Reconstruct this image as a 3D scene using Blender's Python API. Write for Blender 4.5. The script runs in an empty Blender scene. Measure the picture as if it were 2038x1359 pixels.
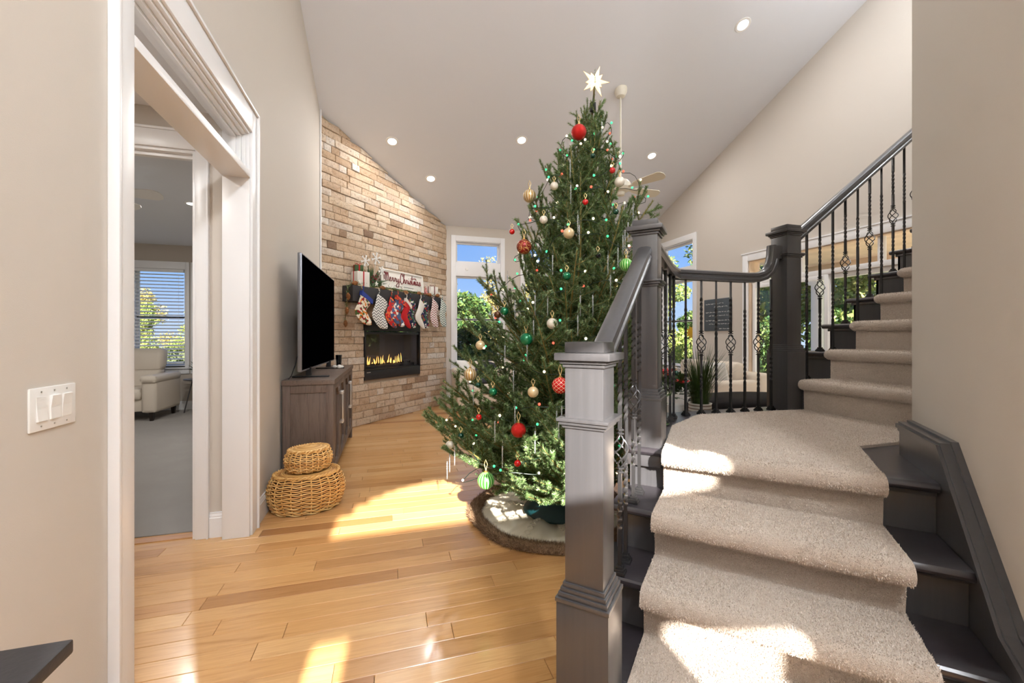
import bpy, bmesh, math, random
import numpy as np
from mathutils import Vector, Matrix, noise as mnoise
random.seed(7); np.random.seed(7)
S=bpy.context.scene; C=S.collection
PI=math.pi
# ---------------------------------------------------------------- camera, sky, sun, exposure
H=1.33; TH=math.atan(244/830.); FPX=830.; CX=1019.; CY=670.
cd=bpy.data.cameras.new('camera'); cam=bpy.data.objects.new('camera',cd); C.objects.link(cam)
cam.location=(0,0,H); cam.rotation_euler=(PI/2,0,-TH)
cd.sensor_width=36; cd.lens=36*FPX/2038.; cd.shift_y=-9.5/2038.; cd.clip_start=.05; cd.clip_end=300
S.camera=cam
S.view_settings.view_transform='Standard'; S.view_settings.look='None'; S.view_settings.gamma=1
S.view_settings.use_curve_mapping=False; S.view_settings.exposure=0.07
w=bpy.data.worlds.new('sky'); S.world=w; w.use_nodes=True
nt=w.node_tree; nt.nodes.clear()
wo=nt.nodes.new('ShaderNodeOutputWorld'); bg=nt.nodes.new('ShaderNodeBackground')
tc=nt.nodes.new('ShaderNodeTexCoord'); sp=nt.nodes.new('ShaderNodeSeparateXYZ'); cr=nt.nodes.new('ShaderNodeValToRGB')
nt.links.new(tc.outputs['Generated'],sp.inputs[0]); nt.links.new(sp.outputs['Z'],cr.inputs[0]); nt.links.new(cr.outputs[0],bg.inputs[0]); nt.links.new(bg.outputs[0],wo.inputs[0])
e=cr.color_ramp.elements
e[0].position=0.0; e[0].color=(.62,.78,1.0,1); e[1].position=.6; e[1].color=(.10,.27,.80,1)
x=e.new(.12); x.color=(.32,.55,.98,1); x=e.new(.3); x.color=(.15,.37,.90,1)
bg.inputs[1].default_value=1.0
sd=bpy.data.lights.new('sun','SUN'); sun=bpy.data.objects.new('sun',sd); C.objects.link(sun)
sd.energy=30; sd.angle=.011; sd.color=(1,.95,.88)
sun.rotation_euler=Vector((.045,1,-.46)).to_track_quat('-Z','Y').to_euler(); sun.location=(0,-6,8)

FILL_GLOBE=285   # strength of the added, unseen fill globes
# ---------------------------------------------------------------- helpers
q=math.sqrt(.5)
def W(u,v,z): return ((u+v)*q,(u-v)*q,z)
F_=(math.sin(TH),math.cos(TH)); R_=(math.cos(TH),-math.sin(TH))
def at(px,py,d):            # a point in the room from its bearing and its depth
    r=(px-CX)/FPX*d
    return (F_[0]*d+R_[0]*r, F_[1]*d+R_[1]*r, H-(py-CY)/FPX*d)
BA=(-.9,6.12); BT=(.66729,.74480); BN=(.74480,-.66729); BL=2.967
def BW(t,o,z): return (BA[0]+BT[0]*t+BN[0]*o, BA[1]+BT[1]*t+BN[1]*o, z)
def ceil_z(y): return 4.38-.376*(y-6.103)

def lk(o): C.objects.link(o); return o
def tag(o,label=None,cat=None,group=None,kind=None):
    if label: o['label']=label
    if cat: o['category']=cat
    if group: o['group']=group
    if kind: o['kind']=kind
    return o
WL={}
def empty(name,loc,label=None,cat=None,group=None,kind=None):
    o=bpy.data.objects.new(name,None); lk(o); o.location=loc; o.empty_display_size=.1
    WL[o.name]=Vector(loc); return tag(o,label,cat,group,kind)
class MB:
    def __init__(s,tf=None): s.v=[]; s.f=[]; s.tf=tf; s.m=None
    def add(s,vs,fs):
        n=len(s.v)
        if s.tf: vs=[s.tf(*p) for p in vs]
        s.v+= [tuple(p) for p in vs]; s.f+=[tuple(i+n for i in f) for f in fs]; return s
    def box(s,x0,x1,y0,y1,z0,z1,b=0):
        if b<=0:
            s.add([(x0,y0,z0),(x1,y0,z0),(x1,y1,z0),(x0,y1,z0),(x0,y0,z1),(x1,y0,z1),(x1,y1,z1),(x0,y1,z1)],
              [(0,3,2,1),(4,5,6,7),(0,1,5,4),(1,2,6,5),(2,3,7,6),(3,0,4,7)])
        else:
            bm=bmesh.new(); bmesh.ops.create_cube(bm,size=1)
            for v in bm.verts: v.co=Vector(((x0+x1)/2+v.co.x*(x1-x0),(y0+y1)/2+v.co.y*(y1-y0),(z0+z1)/2+v.co.z*(z1-z0)))
            bmesh.ops.bevel(bm,geom=bm.edges[:],offset=b,segments=2,affect='EDGES',profile=.6)
            s.bm(bm)
        return s
    def bm(s,bm):
        bm.verts.index_update(); vs=[tuple(v.co) for v in bm.verts]; fs=[tuple(v.index for v in f.verts) for f in bm.faces]; bm.free(); return s.add(vs,fs)
    def prism(s,poly,a,b,ax='z'):
        # poly: 2D points; extruded a..b along axis
        n=len(poly)
        def mk(p,c): return {'z':(p[0],p[1],c),'y':(p[0],c,p[1]),'x':(c,p[0],p[1])}[ax]
        s.add([mk(p,a) for p in poly]+[mk(p,b) for p in poly],[tuple(range(n-1,-1,-1)),tuple(range(n,2*n))]+[(i,(i+1)%n,n+(i+1)%n,n+i) for i in range(n)])
        return s
    def lathe(s,pr,cx=0,cy=0,n=16,cap=True,sx=1,sy=1):
        vs=[];fs=[]
        for r,z in pr:
            for i in range(n): a=2*PI*i/n; vs.append((cx+r*sx*math.cos(a),cy+r*sy*math.sin(a),z))
        for j in range(len(pr)-1):
            for i in range(n): fs.append((j*n+i,j*n+(i+1)%n,(j+1)*n+(i+1)%n,(j+1)*n+i))
        if cap: fs.append(tuple(range(n-1,-1,-1))); fs.append(tuple((len(pr)-1)*n+i for i in range(n)))
        return s.add(vs,fs)
    def tube(s,pts,r,n=6,closed=False,cap=True,sq=False):
        pts=[Vector(p) for p in pts]; m=len(pts); vs=[];fs=[]
        up=None
        for i,p in enumerate(pts):
            a=pts[(i-1)%m] if (i>0 or closed) else p; b=pts[(i+1)%m] if (i<m-1 or closed) else p
            d=(b-a)
            if d.length<1e-9: d=Vector((0,0,1))
            d.normalize()
            if up is None:
                up=Vector((0,0,1)) if abs(d.z)<.9 else Vector((1,0,0))
            sd_=d.cross(up)
            if sd_.length<1e-6: sd_=d.cross(Vector((0,1,0)))
            sd_.normalize(); up=sd_.cross(d).normalized()
            rr=r[i] if hasattr(r,'__len__') else r
            for k in range(n):
                t=2*PI*(k+.5)/n; vs.append(tuple(p+sd_*(rr*math.cos(t))+up*(rr*math.sin(t))))
        mm=m if closed else m-1
        for i in range(mm):
            j=(i+1)%m
            for k in range(n): fs.append((i*n+k,i*n+(k+1)%n,j*n+(k+1)%n,j*n+k))
        if cap and not closed: fs.append(tuple(range(n-1,-1,-1))); fs.append(tuple((m-1)*n+k for k in range(n)))
        return s.add(vs,fs)
    def sphere(s,c,r,n=16,m=10,sz=1):
        pr=[(max(1e-4,r*math.sin(PI*i/m)),c[2]-r*sz*math.cos(PI*i/m)) for i in range(m+1)]
        return s.lathe(pr,c[0],c[1],n)
    def build(s,name,mat,parent=None,label=None,cat=None,group=None,kind=None,smooth=30,loc=None,T=None):
        me=bpy.data.meshes.new(name)
        if parent is not None: off=WL[parent.name]
        elif loc is not None: off=Vector(loc)
        else:
            xs=[p[0] for p in s.v]; ys=[p[1] for p in s.v]; zs=[p[2] for p in s.v]
            off=Vector(((min(xs)+max(xs))/2,(min(ys)+max(ys))/2,min(zs)))
        me.from_pydata([(p[0]-off[0],p[1]-off[1],p[2]-off[2]) for p in s.v],[],s.f)
        me.materials.append(mat)
        if smooth:
            me.shade_smooth()
            try: me.set_sharp_from_angle(angle=math.radians(smooth))
            except Exception: pass
        me.update()
        o=bpy.data.objects.new(name,me); lk(o)
        if parent is not None: o.parent=parent; WL[o.name]=Vector(off)
        else: o.location=off; WL[o.name]=Vector(off)
        return tag(o,label,cat,group,kind)
def np_mesh(name,V,Fc,mat,parent=None,**k):
    # V (n,3) ; Fc (m,3) triangles
    me=bpy.data.meshes.new(name); off=np.array(WL[parent.name]) if parent is not None else V.mean(0)*np.array([1,1,0])
    V=V-off; nv=len(V); nf,nk=Fc.shape
    me.vertices.add(nv); me.vertices.foreach_set('co',V.astype(np.float32).ravel())
    me.loops.add(nf*nk); me.loops.foreach_set('vertex_index',Fc.astype(np.int32).ravel())
    me.polygons.add(nf); me.polygons.foreach_set('loop_start',(np.arange(nf)*nk).astype(np.int32))
    me.update(calc_edges=True); me.materials.append(mat)
    o=bpy.data.objects.new(name,me); lk(o)
    if parent is not None: o.parent=parent
    else: o.location=off
    WL[o.name]=Vector(off)
    return tag(o,**k)
def copy_tree(o,parent=None):
    c=o.copy(); lk(c)
    if parent is not None: c.parent=parent
    for ch in o.children: copy_tree(ch,c)
    return c
def struct(name,mb,mat,**k): return mb.build(name,mat,kind='structure',**k)

# ---------------------------------------------------------------- materials
def srgb(r,g,b):
    f=lambda c:(c/255/12.92) if c/255<=.04045 else ((c/255+.055)/1.055)**2.4
    return (f(r),f(g),f(b),1)
class NT:
    def __init__(s,name):
        s.mat=bpy.data.materials.new(name); s.mat.use_nodes=True; s.t=s.mat.node_tree; s.b=s.t.nodes['Principled BSDF']
    def n(s,t,**k):
        x=s.t.nodes.new('ShaderNode'+t)
        for a,b in k.items(): setattr(x,a,b)
        return x
    def l(s,a,b): s.t.links.new(a,b)
    def set(s,**k):
        for a,b in k.items(): s.b.inputs[a.replace('_',' ')].default_value=b
        return s
    def ramp(s,fac,stops):
        r=s.n('ValToRGB'); s.l(fac,r.inputs[0]); e=r.color_ramp.elements
        e[0].position,e[0].color=stops[0]; e[1].position,e[1].color=stops[-1]
        for p,c in stops[1:-1]: x=e.new(p); x.color=c
        return r.outputs[0]
    def noise(s,scale,vec=None,detail=4,rough=.55,dist=0):
        x=s.n('TexNoise'); x.inputs['Scale'].default_value=scale; x.inputs['Detail'].default_value=detail; x.inputs['Roughness'].default_value=rough; x.inputs['Distortion'].default_value=dist
        if vec is not None: s.l(vec,x.inputs['Vector'])
        return x
    def pos(s): return s.n('NewGeometry').outputs['Position']
    def obj(s): return s.n('TexCoord').outputs['Object']
    def mapv(s,vec,scale=(1,1,1),rot=(0,0,0),loc=(0,0,0)):
        m=s.n('Mapping'); m.inputs['Scale'].default_value=scale; m.inputs['Rotation'].default_value=rot; m.inputs['Location'].default_value=loc; s.l(vec,m.inputs['Vector']); return m.outputs[0]
    def math(s,op,a,b=None,c=None):
        m=s.n('Math',operation=op)
        for i,x in enumerate((a,b,c)):
            if x is None: continue
            if isinstance(x,(int,float)): m.inputs[i].default_value=x
            else: s.l(x,m.inputs[i])
        return m.outputs[0]
    def mix(s,fac,a,b,mode='MIX'):
        m=s.n('Mix',data_type='RGBA',blend_type=mode)
        for i,x in ((0,fac),(6,a),(7,b)):
            if isinstance(x,(int,float)): m.inputs[i].default_value=x
            elif isinstance(x,tuple): m.inputs[i].default_value=x
            else: s.l(x,m.inputs[i])
        return m.outputs[2]
    def col(s,x):
        if isinstance(x,tuple): s.b.inputs['Base Color'].default_value=x
        else: s.l(x,s.b.inputs['Base Color'])
        return s
    def bump(s,h,strength=.3,dist=.01):
        b=s.n('Bump'); b.inputs['Strength'].default_value=strength; b.inputs['Distance'].default_value=dist; s.l(h,b.inputs['Height']); s.l(b.outputs[0],s.b.inputs['Normal']); return s
    def rnd(s):
        g=s.n('NewGeometry').outputs['Random Per Island']; o=s.n('ObjectInfo').outputs['Random']
        return s.math('FRACT',s.math('ADD',g,o))
M={}
def plain(name,c,rough=.5,metal=0,bump=0,bs=200,spec=.5,emit=None,es=0,coat=0,trans=0,vary=0):
    t=NT(name); t.set(Roughness=rough,Metallic=metal); t.b.inputs['Specular IOR Level'].default_value=spec
    if vary:
        nz=t.noise(vary,t.obj(),3); d=tuple(x*.75 for x in c[:3])+(1,); t.col(t.ramp(nz.outputs[0],[(.3,d),(.7,c)]))
    else: t.col(c)
    if bump: t.bump(t.noise(bs,t.pos(),3).outputs[0],bump,.004)
    if emit: t.b.inputs['Emission Color'].default_value=emit; t.b.inputs['Emission Strength'].default_value=es
    if coat: t.b.inputs['Coat Weight'].default_value=coat; t.b.inputs['Coat Roughness'].default_value=.1
    if trans: t.b.inputs['Transmission Weight'].default_value=trans
    M[name]=t.mat; return t.mat
plain('wall_paint',srgb(207,199,189),.75,bump=.12,bs=350)
plain('wall_paint_den',srgb(190,180,168),.75,bump=.12,bs=350)
plain('ceiling_paint',srgb(230,232,237),.85,bump=.12,bs=250)
plain('trim_white',srgb(240,240,241),.32)
plain('cream_plastic',srgb(236,232,224),.35)
plain('white_plastic',srgb(242,241,238),.3)
plain('fan_cream',srgb(222,216,200),.45)
plain('black_iron',srgb(62,61,62),.27,metal=.55,bump=.1,bs=120)
plain('black_plastic',srgb(20,20,22),.35)
plain('screen_black',srgb(2,2,3),.35,spec=0)
plain('tv_bezel',srgb(120,122,128),.35,metal=.6)
plain('brushed_steel',srgb(205,203,198),.3,metal=1)
plain('firebox_black',srgb(38,38,40),.42,metal=.2,bump=.1,bs=300)
plain('firebox_inner',srgb(104,104,104),.7,bump=.4,bs=60)
plain('mantel_black',srgb(48,46,48),.55,bump=.2,bs=60)
plain('sofa_cream',srgb(226,214,198),.85,bump=.25,bs=500)
plain('sofa_white',srgb(232,230,226),.9,bump=.25,bs=500)
plain('leather_cream',srgb(214,203,188),.45,bump=.3,bs=140)
plain('leather_dark',srgb(20,15,14),.75,bump=.2,bs=150,spec=.15)
plain('dark_foot',srgb(35,25,20),.4)
plain('blind_white',srgb(238,238,238),.5)
plain('star_glass',srgb(255,246,225),.25,emit=(1,.86,.62,1),es=.55)
plain('gold',srgb(205,165,95),.3,metal=.85)
plain('ribbon_gold',srgb(214,186,128),.45,metal=.3)
plain('bark',srgb(104,84,52),.8,bump=.5,bs=90)
plain('twig',srgb(136,118,62),.75)
plain('tree_stand_teal',srgb(18,58,62),.35)
plain('wire_green',srgb(18,42,28),.5)
plain('red_glitter',srgb(190,22,14),.3,metal=.5,bump=.6,bs=900)
plain('red_gloss',srgb(190,16,18),.15,coat=.5)
plain('green_gloss',srgb(10,112,70),.15,metal=.4,coat=.5)
plain('dark_green_gloss',srgb(8,66,48),.15,metal=.4,coat=.5)
plain('black_gloss',srgb(14,18,22),.1,coat=.5)
plain('pearl',srgb(222,200,158),.28,metal=.35)
plain('pearl_white',srgb(232,224,208),.35,metal=.2,bump=.5,bs=500)
plain('brown_gloss',srgb(95,60,36),.3,metal=.3)
plain('fabric_red',srgb(185,18,26),.85,bump=.4,bs=500)
plain('fabric_white',srgb(232,228,220),.9,bump=.5,bs=400)
plain('fabric_cream',srgb(228,212,186),.9,bump=.5,bs=400)
plain('pinecone',srgb(150,98,55),.8,vary=90)
plain('poinsettia',srgb(190,20,24),.6)
plain('leaf_green',srgb(52,84,34),.55,vary=20)
plain('grass_green',srgb(62,84,30),.55,vary=12)
plain('soil',srgb(50,38,28),.95,bump=.8,bs=80)
plain('wood_light',srgb(205,178,140),.6)
plain('porch_peach',srgb(240,214,186),.7,vary=2)
plain('porch_white',srgb(240,240,240),.5)
plain('sunflower_yellow',srgb(245,190,20),.6)
plain('chalk',srgb(240,240,240),.8)
plain('chalk_board',srgb(78,86,92),.8,vary=6)
plain('letter_red',srgb(110,22,24),.6)
plain('blue_band',srgb(38,58,138),.8)
plain('pillow_navy',srgb(60,62,72),.9)
plain('flame',srgb(255,170,40),.5,emit=(1,.50,.10,1),es=5)
plain('bulb_white',srgb(255,240,205),.3,emit=(1,.86,.6,1),es=2.2)
plain('bulb_red',srgb(235,60,45),.3,emit=(1,.16,.09,1),es=1.3)
plain('bulb_green',srgb(50,220,130),.3,emit=(.10,.9,.42,1),es=1.1)
plain('lamp_disc',srgb(255,250,240),.4,emit=(1,.98,.95,1),es=12)
plain('roof_dark',srgb(190,180,165),.9)
def glass(name,tint=(1,1,1,1),rough=0.0,refl=.03):
    m=bpy.data.materials.new(name); m.use_nodes=True; t=m.node_tree; t.nodes.clear()
    o=t.nodes.new('ShaderNodeOutputMaterial'); tr=t.nodes.new('ShaderNodeBsdfTransparent'); gl=t.nodes.new('ShaderNodeBsdfGlossy'); mx=t.nodes.new('ShaderNodeMixShader'); lw=t.nodes.new('ShaderNodeLayerWeight')
    lw.inputs[0].default_value=.5; tr.inputs[0].default_value=tint; gl.inputs['Roughness'].default_value=rough
    pw=t.nodes.new('ShaderNodeMath'); pw.operation='POWER'; pw.inputs[1].default_value=5; mu=t.nodes.new('ShaderNodeMath'); mu.operation='MULTIPLY_ADD'; mu.inputs[1].default_value=.6; mu.inputs[2].default_value=refl
    t.links.new(lw.outputs['Facing'],pw.inputs[0]); t.links.new(pw.outputs[0],mu.inputs[0]); t.links.new(mu.outputs[0],mx.inputs[0]); t.links.new(tr.outputs[0],mx.inputs[1]); t.links.new(gl.outputs[0],mx.inputs[2]); t.links.new(mx.outputs[0],o.inputs[0])
    M[name]=m
glass('window_glass'); glass('fire_glass',(.75,.75,.78,1))
plain('icicle_clear',srgb(225,230,235),.1,trans=.6,spec=.8)
# oak floor
t=NT('oak_floor'); r=t.rnd(); P=t.pos()
cx=t.n('CombineXYZ'); t.l(t.math('MULTIPLY',r,37.),cx.inputs[0]); t.l(t.math('MULTIPLY',r,11.),cx.inputs[2])
va=t.n('VectorMath',operation='ADD'); t.l(P,va.inputs[0]); t.l(cx.outputs[0],va.inputs[1])
g1=t.noise(1,t.mapv(va.outputs[0],(1.6,26,1)),6,.6,1.2); g2=t.noise(1,t.mapv(va.outputs[0],(7,150,1)),3,.6)
base=t.ramp(r,[(0,srgb(196,145,92)),(.25,srgb(214,166,110)),(.5,srgb(204,154,99)),(.75,srgb(220,175,120)),(.93,srgb(184,134,84)),(1,srgb(164,116,72))])
gr=t.ramp(g1.outputs[0],[(.25,(.62,.52,.42,1)),(.5,(1,1,1,1)),(.75,(.86,.8,.72,1))])
c=t.mix(.75,base,gr,'MULTIPLY'); c=t.mix(.35,c,t.ramp(g2.outputs[0],[(.3,(.75,.7,.62,1)),(.6,(1,1,1,1))]),'MULTIPLY')
t.col(c); t.set(Roughness=.27); t.b.inputs['Coat Weight'].default_value=.25; t.b.inputs['Coat Roughness'].default_value=.12; t.bump(g2.outputs[0],.06,.002); M['oak_floor']=t.mat
# black painted wood (grain in the gloss)
def painted(name,c,rough,rot=(0,0,0),sc=(60,60,2)):
    t=NT(name); n1=t.noise(1,t.mapv(t.obj(),sc,rot),4,.6); n2=t.noise(5,t.obj(),2)
    t.col(t.ramp(n1.outputs[0],[(.3,tuple(x*.8 for x in c[:3])+(1,)),(.7,c)])); t.set(Roughness=rough); t.b.inputs['Coat Weight'].default_value=.6; t.b.inputs['Coat Roughness'].default_value=.3
    t.bump(n1.outputs[0],.15,.002); M[name]=t.mat
painted('black_wood',srgb(66,65,67),.30); painted('black_tread',srgb(46,42,46),.3,sc=(4,60,60))
# dark oak console
t=NT('dark_oak'); n1=t.noise(1,t.mapv(t.obj(),(22,22,1.6)),6,.65,2.0)
t.col(t.ramp(n1.outputs[0],[(.3,srgb(66,54,48)),(.5,srgb(104,88,78)),(.7,srgb(86,71,62))])); t.set(Roughness=.5); t.bump(n1.outputs[0],.25,.003); M['dark_oak']=t.mat
t=NT('dark_oak_top'); n1=t.noise(1,t.mapv(t.obj(),(40,2.5,20)),6,.65,2.0)
t.col(t.ramp(n1.outputs[0],[(.3,srgb(70,58,52)),(.5,srgb(104,88,78)),(.7,srgb(88,73,64))])); t.set(Roughness=.45); t.bump(n1.outputs[0],.25,.003); M['dark_oak_top']=t.mat
# travertine
t=NT('travertine'); r=t.rnd(); P=t.pos()
base=t.ramp(r,[(0,srgb(232,212,188)),(.2,srgb(216,190,160)),(.38,srgb(240,226,208)),(.52,srgb(212,182,150)),(.66,srgb(234,216,192)),(.8,srgb(202,172,142)),(.88,srgb(248,243,236)),(.95,srgb(222,194,162)),(1,srgb(140,112,92))])
n1=t.noise(13,P,10,.8,.5); n2=t.noise(34,P,8,.8); n3=t.noise(4.5,P,6,.7)
c=t.mix(.85,base,t.ramp(n1.outputs[0],[(.32,(.50,.38,.29,1)),(.43,(.84,.73,.62,1)),(.5,(1,1,1,1)),(.60,(.94,.84,.72,1)),(.7,(1.12,1.12,1.12,1))]),'MULTIPLY')
c=t.mix(.8,c,t.ramp(n2.outputs[0],[(.36,(.34,.27,.22,1)),(.45,(.97,.95,.93,1)),(.6,(1,1,1,1)),(.68,(1.15,1.15,1.15,1))]),'MULTIPLY')
t.col(c); t.set(Roughness=.8); h=t.math('ADD',n1.outputs[0],t.math('MULTIPLY',n2.outputs[0],.8)); t.bump(h,1.0,.022); M['travertine']=t.mat
plain('mortar',srgb(176,156,132),.9)
# carpet
def carpet(name,a,b):
    t=NT(name); n1=t.noise(420,t.pos(),3,.7); n2=t.noise(3.5,t.pos(),3,.6)
    c=t.ramp(n1.outputs[0],[(.25,a),(.6,b)]); c=t.mix(.35,c,t.ramp(n2.outputs[0],[(.35,(.82,.8,.78,1)),(.65,(1,1,1,1))]),'MULTIPLY')
    t.col(c); t.set(Roughness=.95); t.b.inputs['Specular IOR Level'].default_value=.1; t.b.inputs['Sheen Weight'].default_value=.3
    t.bump(n1.outputs[0],.8,.006); M[name]=t.mat
carpet('stair_carpet',srgb(176,158,140),srgb(222,208,194)); carpet('den_carpet',srgb(126,121,115),srgb(160,154,147))
t=NT('carpet_pile'); r=t.n('NewGeometry').outputs['Random Per Island']; t.col(t.ramp(r,[(0,srgb(192,176,160)),(.5,srgb(212,198,184)),(1,srgb(230,220,210))])); t.set(Roughness=.95); M['carpet_pile']=t.mat
# needles, leaves
def leaf(name,stops,tr=.25,rough=.55,orand=1.):
    t=NT(name); r=t.rnd(); t.col(t.ramp(r,stops)); t.set(Roughness=rough)
    tl=t.n('BsdfTranslucent'); rr=t.ramp(r,stops); t.l(rr,tl.inputs[0]); mx=t.n('MixShader'); mx.inputs[0].default_value=tr
    out=t.t.nodes['Material Output']; t.l(t.b.outputs[0],mx.inputs[1]); t.l(tl.outputs[0],mx.inputs[2]); t.l(mx.outputs[0],out.inputs[0]); M[name]=t.mat
leaf('fir_needles',[(0,srgb(58,90,44)),(.35,srgb(92,122,64)),(.65,srgb(120,146,88)),(.85,srgb(150,168,120)),(1,srgb(188,198,164))],.25)
leaf('leaf_autumn',[(0,srgb(128,124,62)),(.4,srgb(168,152,84)),(.7,srgb(190,170,110)),(1,srgb(104,116,60))],.3)
leaf('leaf_yellowgreen',[(0,srgb(104,132,62)),(.4,srgb(146,164,84)),(.7,srgb(204,196,116)),(1,srgb(88,124,64))],.4)
leaf('leaf_dark',[(0,srgb(44,74,36)),(.5,srgb(66,98,46)),(1,srgb(112,128,60))],.3)
leaf('fur_brown',[(0,srgb(66,46,30)),(.4,srgb(104,78,54)),(.7,srgb(140,110,80)),(1,srgb(186,158,126))],.1,.8)
leaf('wicker',[(0,srgb(190,136,72)),(.5,srgb(226,178,106)),(1,srgb(244,210,146))],.0,.55)
plain('wicker_inside',srgb(90,62,38),.9)
plain('lawn',srgb(120,128,70),.95,vary=2)
# chevron / patchwork stockings
def chevron(name,a,b):
    t=NT(name); P=t.obj(); sp_=t.n('SeparateXYZ'); t.l(P,sp_.inputs[0])
    zz=t.math('PINGPONG',sp_.outputs[0],.03); k=t.math('ADD',sp_.outputs[2],t.math('MULTIPLY',zz,1.2)); k=t.math('FRACT',t.math('MULTIPLY',k,1/.042)); k=t.math('GREATER_THAN',k,.6)
    t.col(t.mix(k,a,b)); t.set(Roughness=.9); M[name]=t.mat
chevron('chevron_grey',srgb(236,234,230),srgb(110,110,112)); chevron('chevron_red',srgb(240,234,230),srgb(140,40,50)); chevron('chevron_green',srgb(232,236,230),srgb(40,84,74))
def patch(name,stops,sc):
    t=NT(name); v=t.n('TexVoronoi'); v.inputs['Scale'].default_value=sc; t.l(t.obj(),v.inputs['Vector']); s_=t.n('SeparateXYZ'); 
    t.l(v.outputs['Color'],s_.inputs[0]); r=t.ramp(s_.outputs[0],stops); r.node.color_ramp.interpolation='CONSTANT'; t.col(r); t.set(Roughness=.9); M[name]=t.mat
patch('needlepoint_warm',[(0,srgb(232,220,198)),(.3,srgb(150,30,30)),(.5,srgb(222,130,40)),(.65,srgb(70,90,40)),(.8,srgb(240,228,210)),(1,srgb(60,60,80))],34)
patch('needlepoint_navy',[(0,srgb(26,34,66)),(.45,srgb(60,110,60)),(.6,srgb(230,225,215)),(.72,srgb(170,50,40)),(.85,srgb(30,40,80)),(1,srgb(222,170,60))],38)
patch('needlepoint_blue',[(0,srgb(70,92,130)),(.4,srgb(190,60,50)),(.55,srgb(110,62,40)),(.7,srgb(236,226,210)),(.85,srgb(76,98,138)),(1,srgb(222,140,60))],26)
patch('needlepoint_red',[(0,srgb(190,30,36)),(.5,srgb(60,80,100)),(.7,srgb(222,110,60)),(1,srgb(236,220,210))],40)
t=NT('striped_pot'); sp_=t.n('SeparateXYZ'); t.l(t.obj(),sp_.inputs[0]); k=t.math('FRACT',t.math('MULTIPLY',sp_.outputs[2],1/.028)); t.col(t.mix(t.math('GREATER_THAN',k,.62),srgb(232,226,216),srgb(150,132,116))); t.set(Roughness=.7); M['striped_pot']=t.mat
def striped_ball(name,a,b,n,rough=.3,metal=.5,lim=.35):
    t=NT(name); s_=t.n('SeparateXYZ'); t.l(t.obj(),s_.inputs[0]); an=t.math('ARCTAN2',s_.outputs[1],s_.outputs[0]); k=t.math('FRACT',t.math('MULTIPLY',an,n/(2*PI))); k=t.math('LESS_THAN',k,lim)
    t.col(t.mix(k,a,b)); t.set(Roughness=rough,Metallic=metal); M[name]=t.mat
striped_ball('gold_striped',srgb(196,160,100),srgb(238,228,206),14); striped_ball('green_striped',srgb(60,150,50),srgb(196,232,160),16,.3,.2)
t=NT('red_gold_swirl'); nz=t.noise(22,t.obj(),2,.5,2.5); k=t.ramp(nz.outputs[0],[(.50,srgb(130,14,14)),(.54,srgb(220,180,110)),(.6,srgb(130,14,14))]); t.col(k); t.set(Roughness=.35,Metallic=.3); M['red_gold_swirl']=t.mat
t=NT('red_lattice'); s_=t.n('SeparateXYZ'); t.l(t.obj(),s_.inputs[0]); an=t.math('MULTIPLY',t.math('ARCTAN2',s_.outputs[1],s_.outputs[0]),1.6); zz=t.math('MULTIPLY',s_.outputs[2],48)
k1=t.math('LESS_THAN',t.math('FRACT',t.math('ADD',an,zz)),.1); k2=t.math('LESS_THAN',t.math('FRACT',t.math('SUBTRACT',an,zz)),.1); t.col(t.mix(t.math('MAXIMUM',k1,k2),srgb(186,18,16),srgb(235,200,170))); t.set(Roughness=.2); M['red_lattice']=t.mat
# quilted cream skirt
t=NT('skirt_knit'); wv=t.n('TexWave'); wv.wave_type='RINGS'; wv.inputs['Scale'].default_value=0
t2=t.n('TexWave'); t2.inputs['Scale'].default_value=3.2; t2.inputs['Distortion'].default_value=3; t.l(t.mapv(t.obj(),(1,1,1),(0,0,.9)),t2.inputs['Vector'])
t.col(srgb(232,222,200)); t.set(Roughness=.85); t.bump(t2.outputs['Fac'],.35,.02); M['skirt_knit']=t.mat
# ================================================================ structure
def cols_wall(name,tf,a0,a1,ztop,holes,th,mat,z0=0,ridge=None,parent=None,**k):
    """wall in (a, o, z): o from -th to 0; holes = (a0,a1,z0,z1)"""
    mb=MB(tf); cuts=sorted(set([a0,a1]+[h[0] for h in holes]+[h[1] for h in holes]+(ridge or [])))
    cuts=[c for c in cuts if a0<=c<=a1]
    for l,r in zip(cuts[:-1],cuts[1:]):
        hs=sorted([h for h in holes if h[0]<=l+1e-6 and h[1]>=r-1e-6],key=lambda h:h[2]); zb=z0
        for h in hs:
            if h[2]>zb+1e-4: mb.prism([(l,zb),(r,zb),(r,h[2]),(l,h[2])],-th,0,'y')
            zb=h[3]
        mb.prism([(l,zb),(r,zb),(r,ztop(r)),(l,ztop(l))],-th,0,'y')
    return mb.build(name,mat,parent=parent,kind='structure',smooth=0,**k)
tfL=lambda a,o,z:(-.9+o,a,z)            # left wall, a=Y
tfR=lambda a,o,z:(5.45-o,a,z)           # right wall
tfF=lambda a,o,z:(a,8.33-o,z)           # far wall
tfB=lambda a,o,z:BW(a,o,z)
tfD=lambda a,o,z:(a,8.93-o,z)           # den window wall
tfE=lambda a,o,z:(a,-2.4+o,z)           # entry wall
RID=2.0
def cz(y): return ceil_z(y) if y>RID else ceil_z(RID)-.33*(RID-y)
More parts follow.
